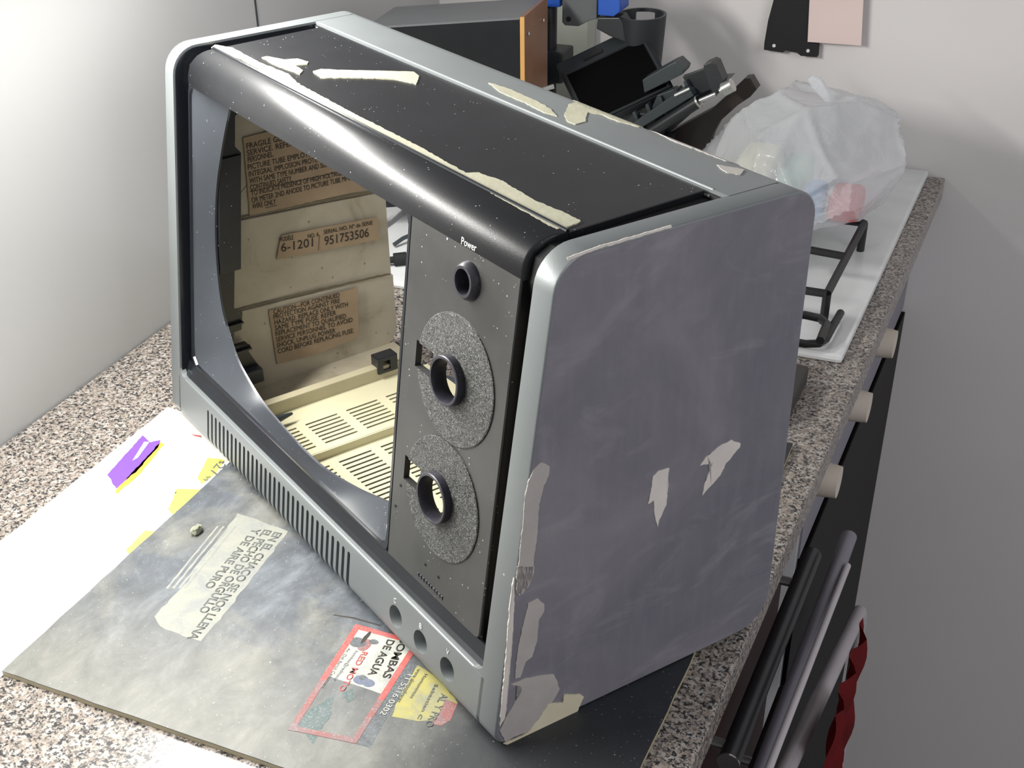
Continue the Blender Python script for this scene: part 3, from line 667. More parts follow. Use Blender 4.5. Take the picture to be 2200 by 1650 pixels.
# ================================================================== papers on the worktop
def Z(px, py, dz=0): return P(px, py, 'z', CT + dz)
BT = .0035
def board():
    x0, x1, y0, y1 = .0565, .388, -.2925, .085
    nbp = thing('newspaper_board', 'newspaper covered board dusted grey and black with overspray and painted-in shade under the television shell', 'newspaper', (x0 + .16, y0 + .22, CT))
    pts = ragged([(x0, y0, 0), (x1, y0, 0), (x1, y1, 0), (x0, y1, 0)], .012, .0007, 9)
    bm = loft(bmesh.new(), [[(p.x, p.y, CT + .0002) for p in pts], [(p.x, p.y, CT + BT - .0006) for p in pts]]); e = finish(bm, 'paper_stack_edge', 'board_edge', nbp)
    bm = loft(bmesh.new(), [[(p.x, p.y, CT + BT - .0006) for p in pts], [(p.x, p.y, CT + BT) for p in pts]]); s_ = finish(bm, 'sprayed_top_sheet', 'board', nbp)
    up = (0, 0, 1); B = lambda x, y: Z(x, y, BT)
    def wp(name, q, mat, amp=.0005, th=.00006, seed=0, step=.004):
        p_ = [XF[nbp.name] @ B(*v) for v in q]; return patch(name, p_, up, th, mat, s_, True, step, amp, seed)
    def wt(s, a, b, h, mat, name='printed_line', lift=.00012, bold=0.):
        I = XF[nbp.name]; return text(name, s, I @ B(*a), I @ B(*b), up, h, mat, s_, True, .00004, bold, lift)
    # light strip with the slogan
    wp('unsprayed_strip', [(512, 1102), (620, 1142), (540, 1246), (455, 1352), (432, 1378), (395, 1368), (345, 1346), (332, 1325), (400, 1250), (455, 1180)], 'dust_paper', .0012, seed=1)
    wt('EN EL CHACO SE NOS LLENA', (590, 1143), (402, 1372), .0052, 'greyink', bold=.022)
    wt('EL PECHO DE ORGULLO', (568, 1138), (426, 1315), .0052, 'greyink', bold=.022)
    wt('Y DE AIRE PURO', (545, 1135), (438, 1262), .0052, 'greyink', bold=.022)
    for k in range(4):
        o_ = k * 13; wp('small_print_column', [(505 - o_, 1130), (509 - o_, 1131), (400 - o_, 1265), (396 - o_, 1263)], 'dust_paper', .0004, seed=k)
    # small advertisement with red border
    A0, A1, A2, A3 = (762, 1341), (900, 1375), (760, 1600), (618, 1566)   # corners of the frame
    o4 = [B(*q) for q in ((764, 1341), (905, 1379), (765, 1598), (618, 1568))]
    tl, tr, br, bl = (XF[nbp.name] @ p for p in o4)
    patch('advert_paper', [tl.lerp(bl, 0), tr, tr.lerp(br, .55), tl.lerp(bl, .50)], up, .00005, 'newsprint', s_, True, .004, .0004, 1)
    def strip(a, b, c, d, w_, mat): 
        n = (b - a).cross(Vector(up)).normalized() * w_; return patch('red_frame', [a, b, b + n, a + n], up, .0001, mat, s_, True, .002, .0002, 2)
    cen_ = (tl + br) / 2
    for kk, (a, b, mt) in enumerate(((tl, tr, 'red'), (tl, tl.lerp(bl, .55), 'red'), (tl.lerp(bl, .55), bl, 'dullred'), (tr, tr.lerp(br, .6), 'red'), (tr.lerp(br, .6), br, 'dullred'), (bl, br, 'dullred'))):
        n = (b - a).cross(Vector(up)); sg = 1 if n.dot(cen_ - a) > 0 else -1; n = n.normalized() * .0034 * sg
        patch('red_frame', [a, b, b + n, a + n], up, .0001 + kk * .00002, mt, s_, True, .002, .0002, 2)
    wt('BOMBAS', (862, 1370), (821, 1456), .0042, 'ink', bold=.022); wt('DE AGUA', (833, 1374), (790, 1450), .0042, 'ink', bold=.022)
    wt('RED MOTO', (779, 1400), (727, 1484), .0032, 'red', bold=.022); wt('bombas@redmoto', (764, 1398), (716, 1462), .0018, 'greyink'); wt('Av. Del Barco Centenera', (748, 1392), (690, 1478), .0018, 'greyink')
    # little pump drawings
    I = XF[nbp.name]
    def blob(q, r, mat, r2=None, ang=0):
        c = I @ B(*q); return [c + Vector((r * math.cos(t * .52), (r2 or r) * math.sin(t * .52), 0)) for t in range(12)]
    for q, r, mt, r2 in (((768, 1380), .0052, 'darkgrey', .004), ((783, 1386), .0036, 'dullred', .005), ((786, 1370), .0012, 'ink', .0055), ((803, 1379), .0028, 'darkgrey', .002), ((776, 1461), .0044, 'blueprint', .0034), ((792, 1468), .0032, 'blueprint', .003), ((779, 1456), .0020, 'darkgrey', .002)):
        patch('pump_drawing', blob(q, r, mt, r2), up, .00008 + (int(q[0]) % 17) * .00001, mt, s_, True, .001, .0003, int(q[0]))
    wp('teal_stain', [(665, 1525), (700, 1505), (720, 1490), (712, 1530), (690, 1570), (672, 1600), (655, 1575), (632, 1556)], 'teal', .0012, seed=4)
    wp('teal_stain', [(735, 1490), (758, 1480), (765, 1500), (745, 1510)], 'teal', .0012, seed=6)
    # grey bar with number
    wp('number_bar', [(882, 1411), (899, 1425), (795, 1606), (764, 1598)], 'darkgrey', .0004, seed=2)
    wt('11 5316 0302', (876, 1449), (816, 1535), .0032, 'newsprint', lift=.0003)
    # yellow advert
    wp('yellow_advert', [(897, 1428), (930, 1450), (985, 1510), (965, 1550), (900, 1548), (840, 1540), (862, 1490)], 'olive', .0012, seed=3)
    wp('red_stain', [(955, 1500), (985, 1512), (972, 1545), (945, 1562), (925, 1556), (945, 1525)], 'dullred', .0014, th=.00012, seed=8)
    wt('www.alonsoalvarez', (897, 1437), (852, 1508), .0022, 'greyink', lift=.0003); wt('Homonimos', (912, 1448), (880, 1500), .0018, 'greyink', lift=.0003)
    wt('AL Y PRO', (948, 1490), (912, 1560), .0040, 'greyink', lift=.0003); wt('Sebastian C', (934, 1470), (896, 1545), .0018, 'greyink', lift=.0003)
    wp('tear_line', [(716, 1320), (760, 1326), (818, 1343), (816, 1345), (758, 1329), (716, 1322)], 'ink', .0001)
    return nbp
board()
def flyer():
    x0, x1, y0, y1 = -.030, .098, -.42, -.030
    fl_ = thing('supermarket_flyer', 'white supermarket price flyer with yellow price tags lying beside the sprayed newspaper board', 'flyer', (.03, -.2, CT))
    pts = [(x0, y0), (x1 - .042, y0), (x1 - .042, -.035), (x0 + .002, y1 + .006)]
    P_ = ragged([(x, y, 0) for x, y in pts], .01, .001, 3)
    bm = loft(bmesh.new(), [[(p.x, p.y, CT + .0001) for p in P_], [(p.x, p.y, CT + .0006) for p in P_]]); s_ = finish(bm, 'flyer_sheet', 'paper', fl_)
    I = XF[fl_.name]; Bz = lambda x, y: I @ Z(x, y, .0006); up = (0, 0, 1)
    def wp(name, q, mat, amp=.0008, seed=0, lift=0): return patch(name, [Bz(*v) + Vector((0, 0, lift)) for v in q], up, .0001, mat, s_, True, .003, amp, seed)
    def wt(s, a, b, h): text('price_digits', s, Bz(*a), Bz(*b), up, h, 'greyink', s_, True, .00005, 0, .0003)
    wp('price_tag', [(446, 983), (484, 988), (462, 1020), (432, 1040), (424, 1028)], 'yellow'); wt('$', (474, 990), (468, 996), .0036); wt('27', (466, 995), (446, 1020), .0072); wt('99', (444, 1022), (434, 1032), .0036)
    wp('price_tag', [(380, 1050), (432, 1052), (400, 1085), (375, 1110), (362, 1095)], 'yellow', seed=2); wt('115', (405, 1078), (374, 1104), .0066)
    wp('price_tag', [(312, 1140), (350, 1142), (330, 1165), (300, 1195), (285, 1200), (270, 1180)], 'yellow', seed=3); wt('52', (340, 1147), (310, 1168), .0072); wt('99', (312, 1176), (300, 1186), .0040)
    wp('violet_banner', [(306, 935), (322, 950), (345, 945), (338, 962), (296, 1010), (250, 1050), (230, 1020)], 'purple', seed=4)
    wp('banner_gap', [(310, 950), (321, 950), (296, 984), (285, 990)], 'paper', .0002, 5, .0002)
    wp('orange_edge', [(345, 950), (352, 955), (300, 1020), (250, 1062), (248, 1054)], 'orange', seed=6)
    for q in ((372, 1060), (328, 1046)): wp('red_spot', [(q[0] - 7, q[1]), (q[0], q[1] - 4), (q[0] + 8, q[1] - 2), (q[0], q[1] + 4)], 'pink', .0004, 7)
    wp('red_spot', [(408, 932), (432, 936), (434, 940), (420, 938)], 'red', .0003, 8)
flyer()
cr = thing('filler_crumb', 'small crumb of dried filler lying on the grey dusted newspaper', 'crumb', Z(424, 1144, BT))
bm = bmesh.new(); bmesh.ops.create_icosphere(bm, subdivisions=3, radius=1)
for v in bm.verts:
    v.co *= 1 + .35 * noise.noise(v.co * 1.7); v.co = Vector((v.co.x * .0030, v.co.y * .0044, max(v.co.z, -.6) * .0032 + .0019)); v.co += Z(424, 1144, BT)
finish(bm, 'crumb_body', 'stone', cr)

# ================================================================== hob with grates
HZ0 = CT + .006
hob = thing('gas_hob', 'white enamelled gas hob set on the granite behind the television shell', 'hob', (.15, .40, CT))
bm = bx(bmesh.new(), (-.10, .207, CT), (.394, .598, CT + .006), .003); finish(bm, 'hob_plate', 'enamel', hob)
gh = thing('pan_grate', 'black iron pan grate standing on the white hob beside the television shell', 'grate', (.300, .325, HZ0))
def grate(cx, cy):
    bm = bmesh.new(); z = CT + .030; r = .0032; h = .070
    for q in range(2):
        y = cy + (-h if q == 0 else h); tube(bm, [(cx - h, y, z), (cx + h, y, z)], r, 8)
        x = cx + (-h if q == 0 else h); tube(bm, [(x, cy - h, z), (x, cy + h, z)], r, 8)
    for sx, sy in ((-1, -1), (1, -1), (-1, 1), (1, 1)): tube(bm, [(cx + sx * h, cy + sy * h, z), (cx + sx * h, cy + sy * h, CT + .006)], r, 8)
    for dx, dy in ((1, 0), (-1, 0), (0, 1), (0, -1)): tube(bm, [(cx + dx * h, cy + dy * h, z), (cx + dx * .03, cy + dy * .03, z + .002)], r, 8)
    return finish(bm, 'grate_bars', 'iron', gh, smooth=True)
grate(.300, .325)
for cx, cy in ((.300, .325),):
    finish(cyl(bmesh.new(), (cx, cy, CT + .006), (cx, cy, CT + .016), .026, 28), 'burner', 'iron', hob, smooth=True)
# wire loop of the front grate seen past the shell
bm = bmesh.new(); zz = CT + .030
lp = [hitw(x, y, 'z', zz) for x, y in ((1690, 674), (1730, 677), (1762, 684), (1776, 696), (1768, 716), (1762, 732))]
tube(bm, lp, .0030, 10)
lp = [hitw(x, y, 'z', CT + .012) for x, y in ((1690, 732), (1730, 739), (1760, 738), (1775, 728), (1790, 700), (1806, 672))]
tube(bm, lp, .0030, 10); finish(bm, 'grate_loop', 'iron', gh, smooth=True)
pc = thing('plug_cable', 'black cable with plug lying on the white hob, seen through the back of the shell', 'cable', hitw(868, 556, 'z', CT + .010))
a, b = hitw(835, 559, 'z', CT + .0115), hitw(905, 551, 'z', CT + .0115)
finish(tube(bmesh.new(), [a - (b - a) * 1.5 - Vector((0, 0, .002)), a, a.lerp(b, .15), a.lerp(b, .16), a.lerp(b, .55), a.lerp(b, .56), b, b + (b - a) * 1.0], [.0028, .0028, .0028, .0054, .0054, .0034, .0034, .0034], 12), 'plug_body', 'rubber', pc, smooth=True)
a, b, c_ = hitw(846, 526, 'z', CT + .009), hitw(866, 512, 'z', CT + .012), hitw(905, 495, 'z', CT + .014)
finish(tube(bmesh.new(), [a, b, c_], .0018, 8), 'cable_loop', 'slate_plastic', pc, smooth=True)
# sanding block on the granite
b_ = thing('sanding_block', 'dark grey sanding block lying on granite in front of the white hob', 'sanding block', (.345, .13, CT))
q = [Z(*v) for v in ((1660, 790), (1750, 800), (1688, 905), (1600, 890))]
bm = bmesh.new(); bx(bm, (.300, .108, CT), (.3775, .172, CT + .014), .002); finish(bm, 'block_body', 'block', b_)

# ================================================================== bench gear on the hob
HZt = CT + .006
ib = thing('instrument_case', 'black metal instrument case with grey lid and copper coloured end plate behind the television', 'instrument case', (0.0, .36, HZt))
tz = CT + .180
A_ = hitw(862, 58, 'z', tz); Bq = hitw(1116, 42, 'z', tz); dirx = (Bq - A_).normalized(); Cq = hitw(1165, 0, 'z', tz); diry = (Cq - Bq).normalized()
A2 = A_ - dirx * .03; dep = .066
quad = [A2, Bq, Bq + diry * dep, A2 + diry * dep]
zb = Vector((0, 0, -(tz - HZt - .020)))
finish(loft(bmesh.new(), [[p + zb for p in quad], quad]), 'case_body', 'device_black', ib)
finish(loft(bmesh.new(), [quad, [p + Vector((0, 0, .0015)) for p in quad]]), 'case_lid', 'device_grey', ib)
e0 = Bq + diry * .0; off = dirx * .0005
ep = [e0 + off + Vector((0, 0, .002)), e0 + diry * dep + off + Vector((0, 0, .002))]; ep = ep + [ep[1] + zb, ep[0] + zb]
finish(prism(bmesh.new(), ep, dirx * .0035), 'end_plate', 'copper', ib)
finish(prism(bmesh.new(), [p - diry * .0006 for p in (ep[0], ep[0] + diry * .0006, ep[3] + diry * .0006, ep[3])], dirx * .0036), 'end_plate_edge', 'copper_edge', ib)
for fy, fz in ((.010, -.014), (.010, -.08), (.052, -.014)):
    p = e0 + diry * fy + dirx * .004 + Vector((0, 0, fz)); finish(cyl(bmesh.new(), p, p + dirx * .0012, .0016, 10), 'screw', 'chrome', ib)
p = e0 + diry * .016 + dirx * .004 + Vector((0, 0, -.064))
finish(tube(bmesh.new(), [p, p + dirx * .006, p + dirx * .020 + Vector((0, 0, .003))], [.0030, .0018, .0022], 12), 'toggle_switch', 'chrome', ib, smooth=True)
bm = bmesh.new()
for p in quad: cyl(bm, p + zb, p + Vector((0, 0, HZt - p.z)), .006, 10)
finish(bm, 'case_foot', 'rubber', ib)

def yprism(name, q, y, depth, mat, parent, bevel=0, smooth=False):
    pts = [hitw(x, y_, 'y', y) if len((x, y_)) == 2 else None for x, y_ in q]
    bm = prism(bmesh.new(), pts, (0, depth, 0))
    if bevel: bmesh.ops.recalc_face_normals(bm, faces=bm.faces); bmesh.ops.bevel(bm, geom=list(bm.edges), offset=bevel, segments=2, affect='EDGES', profile=.6)
    return finish(bm, name, mat, parent, smooth=smooth)
# clamp stand: pole, base, blue heads, ring holder
st_x = hitw(1180, 120, 'y', .47)
cs = thing('clamp_stand', 'black clamp stand pole with blue and grey heads and a black cup ring', 'clamp stand', (st_x.x, .47, HZt))
pt = hitw(1178, -60, 'y', .47)
finish(cyl(bmesh.new(), (st_x.x, .47, HZt), (st_x.x + .001, .47, pt.z), .0062, 16), 'pole', 'dark_plastic', cs, smooth=True)
box('stand_base', (st_x.x - .025, .462, HZt), (st_x.x + .035, .52, HZt + .010), 'brown_black', cs, .003)
k = hitw(1190, 135, 'y', .465); box('pole_clamp', (k.x - .020, .455, k.z - .016), (k.x + .012, .485, k.z + .012), 'dark_plastic', cs, .003)
k = hitw(1180, 2, 'y', .465); box('blue_head', (k.x - .012, .455, k.z - .003), (k.x + .014, .485, k.z + .05), 'blue', cs, .003)
yprism('grey_bracket', [(1208, -40), (1207, 48), (1213, 55), (1242, 57), (1268, 44), (1282, 41), (1284, -40)], .455, .012, 'grey_plastic', cs, .001)
p = hitw(1222, 41, 'y', .455); finish(cyl(bmesh.new(), p - Vector((0, .0006, 0)), p + Vector((0, .001, 0)), .0022, 12), 'bracket_hole', 'void', cs)
yprism('blue_head', [(1284, -40), (1284, 33), (1318, 36), (1332, 26), (1334, -40)], .450, .024, 'blue', cs, .0012)
box('cross_arm', (st_x.x, .468, k.z + .012), (hitw(1300, 0, 'y', .47).x, .476, k.z + .020), 'dark_plastic', cs, .001)
# ring cup
rc0 = hitw(1378, 35, 'y', .47); R_ = hitw(1430, 35, 'y', .47).x - rc0.x
bm = bmesh.new(); n = 40; zt = rc0.z + .002
vo_, vi_ = [], []
for t in range(n):
    a = 2 * math.pi * t / n; c_, s__ = math.cos(a), math.sin(a)
    vo_.append([Vector((rc0.x + R_ * c_, .47 + R_ * s__, zt)), Vector((rc0.x + R_ * .88 * c_, .47 + R_ * .88 * s__, zt - .026 - .022 * max(0, c_ - s__ * .3))), Vector((rc0.x + (R_ * .88 - .002) * c_, .47 + (R_ * .88 - .002) * s__, zt - .026 - .022 * max(0, c_ - s__ * .3))), Vector((rc0.x + (R_ - .0024) * c_, .47 + (R_ - .0024) * s__, zt))])
vl = [[bm.verts.new(p) for p in l] for l in vo_]
for t in range(n):
    a, b = vl[t], vl[(t + 1) % n]
    for i in range(4): bm.faces.new((a[i], a[(i + 1) % 4], b[(i + 1) % 4], b[i]))
rg = finish(bm, 'cup_ring', 'dark_plastic', cs, smooth=True)
cb = bmesh.new(); sl = hitw(1388, 36, 'y', .47 + R_ * .9); bx(cb, (sl.x - .0085, .47 + R_ * .5, sl.z - .0040), (sl.x + .0085, .47 + R_ * 1.3, sl.z + .0045), .001)
cb.transform(XF[cs.name]); cut(rg, cb)
yprism('ring_arm', [(1284, 38), (1330, 38), (1345, 60), (1345, 92), (1310, 78), (1281, 62)], .452, .020, 'dark_plastic', cs, .001)
# pale panel leaning on the wall behind the stand
pp = thing('pale_panel', 'pale grey flat panel standing against the back wall behind the clamp stand', 'panel', (.07, .56, HZt))
a = hitw(1195, 60, 'y', .575); b = hitw(1262, 60, 'y', .575)
box('panel_sheet', (a.x, .575, HZt), (b.x, .598, a.z + .08), 'beige_panel', pp, .001)
# tilted display
ds = thing('tilted_display', 'black framed small display panel tilted back between clamp stand and ribbed bracket', 'display', (.15, .42, HZt))
c1, c2, c3, c4 = hitw(1192, 137, 'y', .440), hitw(1373, 50, 'y', .470), hitw(1432, 158, 'y', .425), None
ex = (c2 - c1); ey = (c3 - c2) * 1.25; nn = ex.cross(ey).normalized()
if nn.y > 0: nn = -nn
Q = [c1, c2, c2 + ey, c1 + ey]
bm = loft(bmesh.new(), [[p - nn * .010 for p in Q], Q]); bmesh.ops.recalc_face_normals(bm, faces=bm.faces); bmesh.ops.bevel(bm, geom=list(bm.edges), offset=.0015, segments=2, affect='EDGES')
finish(bm, 'frame', 'dark_plastic', ds)
def inq(u, v, h=0): return c1 + ex * u + ey * v + nn * h
lip = [[inq(*uv, h) for uv in r_] for r_, h in (([(.03, .17), (.97, .17), (.97, .99), (.03, .99)], 0), ([(.035, .18), (.965, .18), (.965, .985), (.035, .985)], .0012), ([(.06, .22), (.94, .22), (.94, .97), (.06, .97)], .0012), ([(.07, .235), (.93, .235), (.93, .96), (.07, .96)], -.002))]
finish(loft(bmesh.new(), lip, True, False), 'inner_bezel', 'dark_plastic', ds)
finish(loft(bmesh.new(), [[inq(u, v, -.0012) for u, v in ((.065, .23), (.935, .23), (.935, .965), (.065, .965))], [inq(u, v, .0001) for u, v in ((.065, .23), (.935, .23), (.935, .965), (.065, .965))]]), 'screen_glass', 'glass_black', ds)
finish(loft(bmesh.new(), [[inq(u, v, h_) for u, v in ((.30, .10), (.52, .10), (.52, .15), (.30, .15))] for h_ in (0, .0016)]), 'top_latch', 'rubber', ds)
p = inq(.90, .085); finish(cyl(bmesh.new(), p - nn * .001, p + nn * .0004, .0014, 12), 'screw_hole', 'void', ds)
# support foot for the display, down to the hob
mid = inq(.5, .95, -.010); box('display_foot', (mid.x - .03, mid.y - .002, HZt), (mid.x + .03, mid.y + .016, mid.z), 'dark_plastic', ds, .001)
# ribbed bracket with silver knob on a dark slab
rb = thing('ribbed_bracket', 'black ribbed plastic mechanism with silver thumb knob leaning behind the television', 'mechanism', (.2, .42, HZt))
YB_ = .400
def rp(name, q, dy, depth, mat, bev=.0006): return yprism(name, q, YB_ + dy, depth, mat, rb, bev)
rp('side_rail', [(1340, 272), (1500, 178), (1566, 172), (1440, 284)], .012, .020, 'device_black', 0)
rp('upper_rail', [(1347, 282), (1350, 272), (1470, 188), (1485, 196), (1490, 206), (1362, 284)], -.006, .010, 'slate_plastic', .0004)
rp('hood', [(1380, 172), (1440, 138), (1452, 133), (1470, 150), (1466, 160), (1384, 200)], .010, .020, 'slate_plastic', .0006)
for i, (x, y) in enumerate(((1358, 242), (1386, 226), (1413, 210), (1448, 196), (1468, 176))):
    rp('rib', [(x, y), (x + 6, y - 3), (x + 24, y + 42), (x + 18, y + 46)], 0, .014, 'slate_plastic', 0)
rp('end_arch', [(1400, 232), (1412, 205), (1446, 192), (1466, 206), (1462, 226), (1440, 240), (1412, 245)], .004, .012, 'slate_plastic', .0006)
rp('end_plate', [(1511, 140), (1528, 133), (1537, 137), (1553, 175), (1540, 205), (1528, 196), (1512, 150)], -.004, .016, 'dark_plastic', .0006)
rp('cross_link', [(1466, 165), (1512, 148), (1530, 190), (1492, 208)], .006, .006, 'dark_plastic', .0004)
a, b = hitw(1385, 292, 'y', YB_ - .008), hitw(1503, 217, 'y', YB_ - .008)
finish(cyl(bmesh.new(), a, b, .0050, 18), 'cylinder', 'device_black', rb, smooth=True)
a2 = a.lerp(b, .97); finish(cyl(bmesh.new(), a2, a.lerp(b, 1.0), .0054, 18), 'cylinder_band', 'chrome', rb, smooth=True)
finish(cyl(bmesh.new(), b, hitw(1538, 202, 'y', YB_ - .008), .0020, 12), 'rod', 'chrome', rb, smooth=True)
a, b = hitw(1548, 196, 'y', YB_ - .004), hitw(1574, 182, 'y', YB_ - .004)
finish(tube(bmesh.new(), [a, a.lerp(b, .2), a.lerp(b, .25), b], [.0030, .0030, .0056, .0056], 18), 'thumb_knob', 'chrome', rb, smooth=True)
finish(cyl(bmesh.new(), hitw(1450, 205, 'y', YB_ - .006), hitw(1482, 190, 'y', YB_ - .006), .0014, 10), 'cross_pin', 'chrome', rb, smooth=True)
sb = thing('dark_slab', 'brown black slab with rounded end leaning under the ribbed mechanism beside the bag', 'slab', (.24, .45, HZt))
q = [(1440, 284), (1528, 236), (1562, 205), (1600, 169), (1612, 168), (1626, 192), (1612, 208), (1585, 226), (1545, 262), (1530, 290), (1516, 330)]
pts = [hitw(x, y, 'y', .430) for x, y in q]; pts += [Vector((pts[-1].x, .430, HZt)), Vector((pts[0].x, .430, HZt))]
finish(prism(bmesh.new(), pts, (0, .012, 0)), 'slab_body', 'brown_black', sb)
# mechanism rests on the slab's foot
box('support_leg', (hitw(1380, 290, 'y', YB_).x - .006, YB_ - .006, HZt), (hitw(1440, 280, 'y', YB_).x, YB_ + .016, hitw(1400, 292, 'y', YB_).z), 'device_black', rb)

# ================================================================== carrier bag
bg = thing('plastic_bag', 'crumpled translucent white plastic carrier bag full of packets on the hob', 'bag', (.30, .40, HZt))
def bag():
    bm = bmesh.new(); bmesh.ops.create_icosphere(bm, subdivisions=6, radius=1)
    c = Vector((.310, .434, HZt + .050))
    rnd = random.Random(11); pl = []
    for k in range(64):
        n_ = Vector((rnd.gauss(0, 1), rnd.gauss(0, 1), rnd.gauss(0, 1) * .9)).normalized(); pl.append((n_, rnd.uniform(.84, 1.06)))
    for v in bm.verts:
        d = v.co.normalized(); dd = (d + .10 * noise.noise_vector(d * 2.2)).normalized()
        r = min(h / max(.12, dd.dot(n_)) for n_, h in pl); r2 = sorted(h / max(.12, dd.dot(n_)) for n_, h in pl)[1]
        r = r + .030 * math.exp(-((r2 - r) / .018) ** 2) + .025 * noise.noise(d * 5 + Vector((1, 2, 3)))
        p = Vector((d.x * .084 * r, d.y * .110 * r, d.z * (.056 if d.z < 0 else .062) * r))
        p += c
        if p.z < HZt + .0335: p.z = HZt + .0335
        v.co = p
    finish(bm, 'bag_film', 'bag', bg, smooth=True, angle=60)
    bm = bmesh.new()                                             # the knotted handles
    k0 = hitw(1742, 166, 'y', .42); k1 = hitw(1800, 250, 'y', .43)
    tube(bm, [k0, k0.lerp(k1, .15) + Vector((0, 0, .001)), k0.lerp(k1, .5) + Vector((.003, 0, .002)), k1, k1 + Vector((.0, .0, -.02))], [.0020, .0050, .0040, .0060, .002], 14)
    for v in bm.verts: v.co += noise.noise_vector(v.co * 120) * .003
    finish(bm, 'bag_handle', 'bag', bg, smooth=True, angle=70)
bag()
for nm, lo, hi, mt, lb in (('food_carton', (.268, .365, HZt + .0335), (.294, .41, HZt + .078), 'c_cream', 'pale cream carton seen through the left side of the bag'),
                       ('food_carton', (.298, .375, HZt + .0335), (.320, .43, HZt + .066), 'c_green', 'green packet in the middle of the bag'),
                       ('food_carton', (.324, .360, HZt + .0335), (.340, .39, HZt + .060), 'c_blue', 'blue packet low in the bag beside the shell'),
                       ('food_carton', (.343, .365, HZt + .0335), (.368, .40, HZt + .056), 'c_red', 'red packet low at the right of the bag')):
    t = thing(nm, lb, 'packet', ((lo[0] + hi[0]) / 2, (lo[1] + hi[1]) / 2, lo[2])); box('carton_body', lo, hi, mt, t, .006)

# ================================================================== things on the back wall
mp = thing('black_mounting_plate', 'black plate with punched lower flange hanging on the white back wall', 'plate', hitw(1700, 60, 'y', .599))
q = [(1668, -60), (1662, 0), (1650, 45), (1642, 92), (1641, 107), (1682, 113), (1688, 108), (1698, 111), (1712, 113), (1720, 120), (1755, 123), (1757, 94), (1738, 92), (1745, 0), (1750, -60)]
o = yprism('plate_body', q, .592, .008, 'rubber', mp)
for q in ((1663, 98), (1736, 109)): p = hitw(*q, 'y', .592); finish(cyl(bmesh.new(), p - Vector((0, .0004, 0)), p + Vector((0, .0005, 0)), .0016, 12), 'mounting_hole', 'wall', mp)
pk = thing('pink_paper', 'pale pink sheet of paper pinned to the back wall beside the black plate', 'paper', hitw(1800, 40, 'y', .599))
yprism('paper_sheet', [(1742, -60), (1735, 90), (1850, 98), (1858, -60)], .590, .0012, 'pink', pk)

# ================================================================== cabinets below the worktop, oven and airer
ZB = CT - .022
cab = thing('drawer_cabinet', 'dark brown lacquered drawer cabinet with bar handles under the granite worktop', 'cabinet', (.15, -.4, 0))
box('cabinet_body', (-.10, -1.19, .0), (.372, .1295, ZB), 'brown', cab)
for k, (z0, z1) in enumerate(((CT - .120, ZB - .006), (CT - .345, CT - .124), (.08, CT - .349))):
    dr = box('drawer_front', (.372, -.45, z0), (.385, .127, z1), 'brown', cab, .001)
    if k < 2:
        hz = CT - (.076 if k == 0 else .177); y0, y1 = (-.127, .0795) if k == 0 else (-.30, .0526)
        h_ = finish(cyl(bmesh.new(), (.410, y0, hz), (.410, y1, hz), .0062, 20), 'bar_handle', 'handle', dr, smooth=True)
        for yy in (y0 + .012, y1 - .035) if k == 0 else (y1 - .075, y0 + .02):
            finish(cyl(bmesh.new(), (.385, yy, hz), (.406, yy, hz), .0032, 12), 'handle_post', 'chrome', dr, smooth=True)
        if k == 0: finish(cyl(bmesh.new(), (.410, y0 - .0012, hz), (.410, y0, hz), .0064, 20), 'handle_cap', 'chrome', dr)
ov = thing('built_in_oven', 'black glass oven with steel control strip and cream knobs under the hob', 'oven', (.15, .35, 0))
box('oven_body', (-.09, .1330, .1), (.380, .598, ZB), 'device_black', ov)
box('control_strip', (.380, .150, CT - .135), (.3915, .598, ZB - .002), 'steel', ov, .001)
box('edge_trim', (.380, .1335, .15), (.3915, .1360, ZB - .002), 'enamel', ov)
box('side_filler', (.380, .1365, .15), (.3905, .1495, ZB - .002), 'steel', ov)
box('oven_door', (.380, .1505, .15), (.394, .598, CT - .140), 'glass_black', ov, .001)
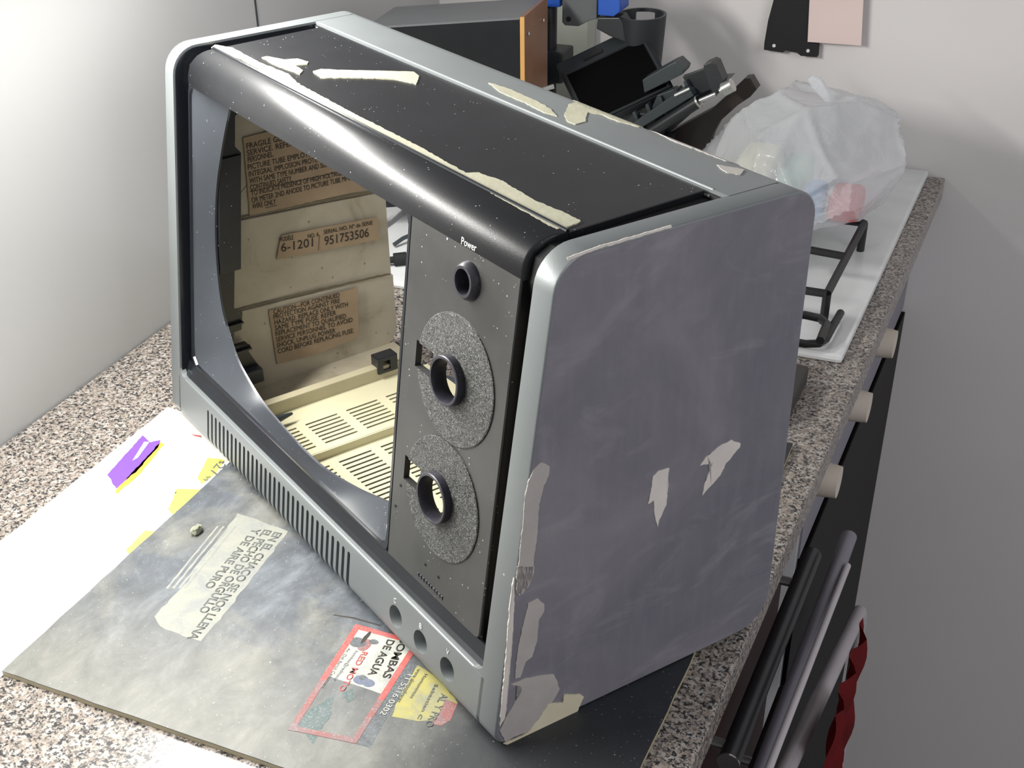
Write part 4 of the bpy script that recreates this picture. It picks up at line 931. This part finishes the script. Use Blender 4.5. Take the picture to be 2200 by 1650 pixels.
kp = hitw(1772, 1030, 'x', .402)
for i in range(3):
    finish(cyl(bmesh.new(), (.3915, kp.y + i * .11, kp.z), (.412, kp.y + i * .11, kp.z), .0135, 24, .0115), 'control_knob', 'knob_cream', ov, smooth=True)
ar = thing('clothes_airer', 'grey and white coated tubular clothes airer standing before the brown drawers', 'airer', (.435, .0, 0))
def rail(a, b, x, r, mat, ext0=.3, ext1=.3):
    p, q = hitw(*a, 'x', x), hitw(*b, 'x', x); d = (q - p)
    finish(cyl(bmesh.new(), p - d * ext0, q + d * ext1, r, 14), 'rail', mat, ar, smooth=True); return p - d * ext0, q + d * ext1
r1 = rail((1640, 1650), (1788, 1250), .430, .0052, 'rod_dark'); r2 = rail((1652, 1650), (1788, 1300), .436, .0022, 'rod'); r3 = rail((1690, 1650), (1788, 1440), .430, .0060, 'rod', .3, .8)
for i, (yy) in enumerate((r1[0].y + .01,)):
    zt_ = r1[0].z if i == 0 else r1[1].z
    finish(cyl(bmesh.new(), (.430, yy, 0), (.430, yy, zt_), .005, 12), 'leg', 'rod_dark', ar, smooth=True)
for p in (r3[0], r3[1]): finish(cyl(bmesh.new(), (p.x + .011, p.y, 0), (p.x + .002, p.y, p.z), .005, 12), 'leg', 'rod', ar, smooth=True)
rcl = thing('red_cloth', 'dark red folded cloth hanging low at the right below the white rail', 'cloth', hitw(1790, 1600, 'x', .450))
bm = bmesh.new(); nx, nz = 14, 18; c0 = hitw(1745, 1570, 'x', .440); 
grid = [[Vector((.452 + .004 * math.sin(i * 1.3) + .002 * math.sin(j * .8), c0.y + .10 * i / nx, c0.z + .018 - .14 * j / nz)) for i in range(nx + 1)] for j in range(nz + 1)]
vg = [[bm.verts.new(p) for p in r_] for r_ in grid]
for j in range(nz):
    for i in range(nx): bm.faces.new((vg[j][i], vg[j][i + 1], vg[j + 1][i + 1], vg[j + 1][i]))
r_ = bmesh.ops.solidify(bm, geom=list(bm.faces), thickness=.002)
finish(bm, 'cloth_body', 'red_cloth', rcl, smooth=True)
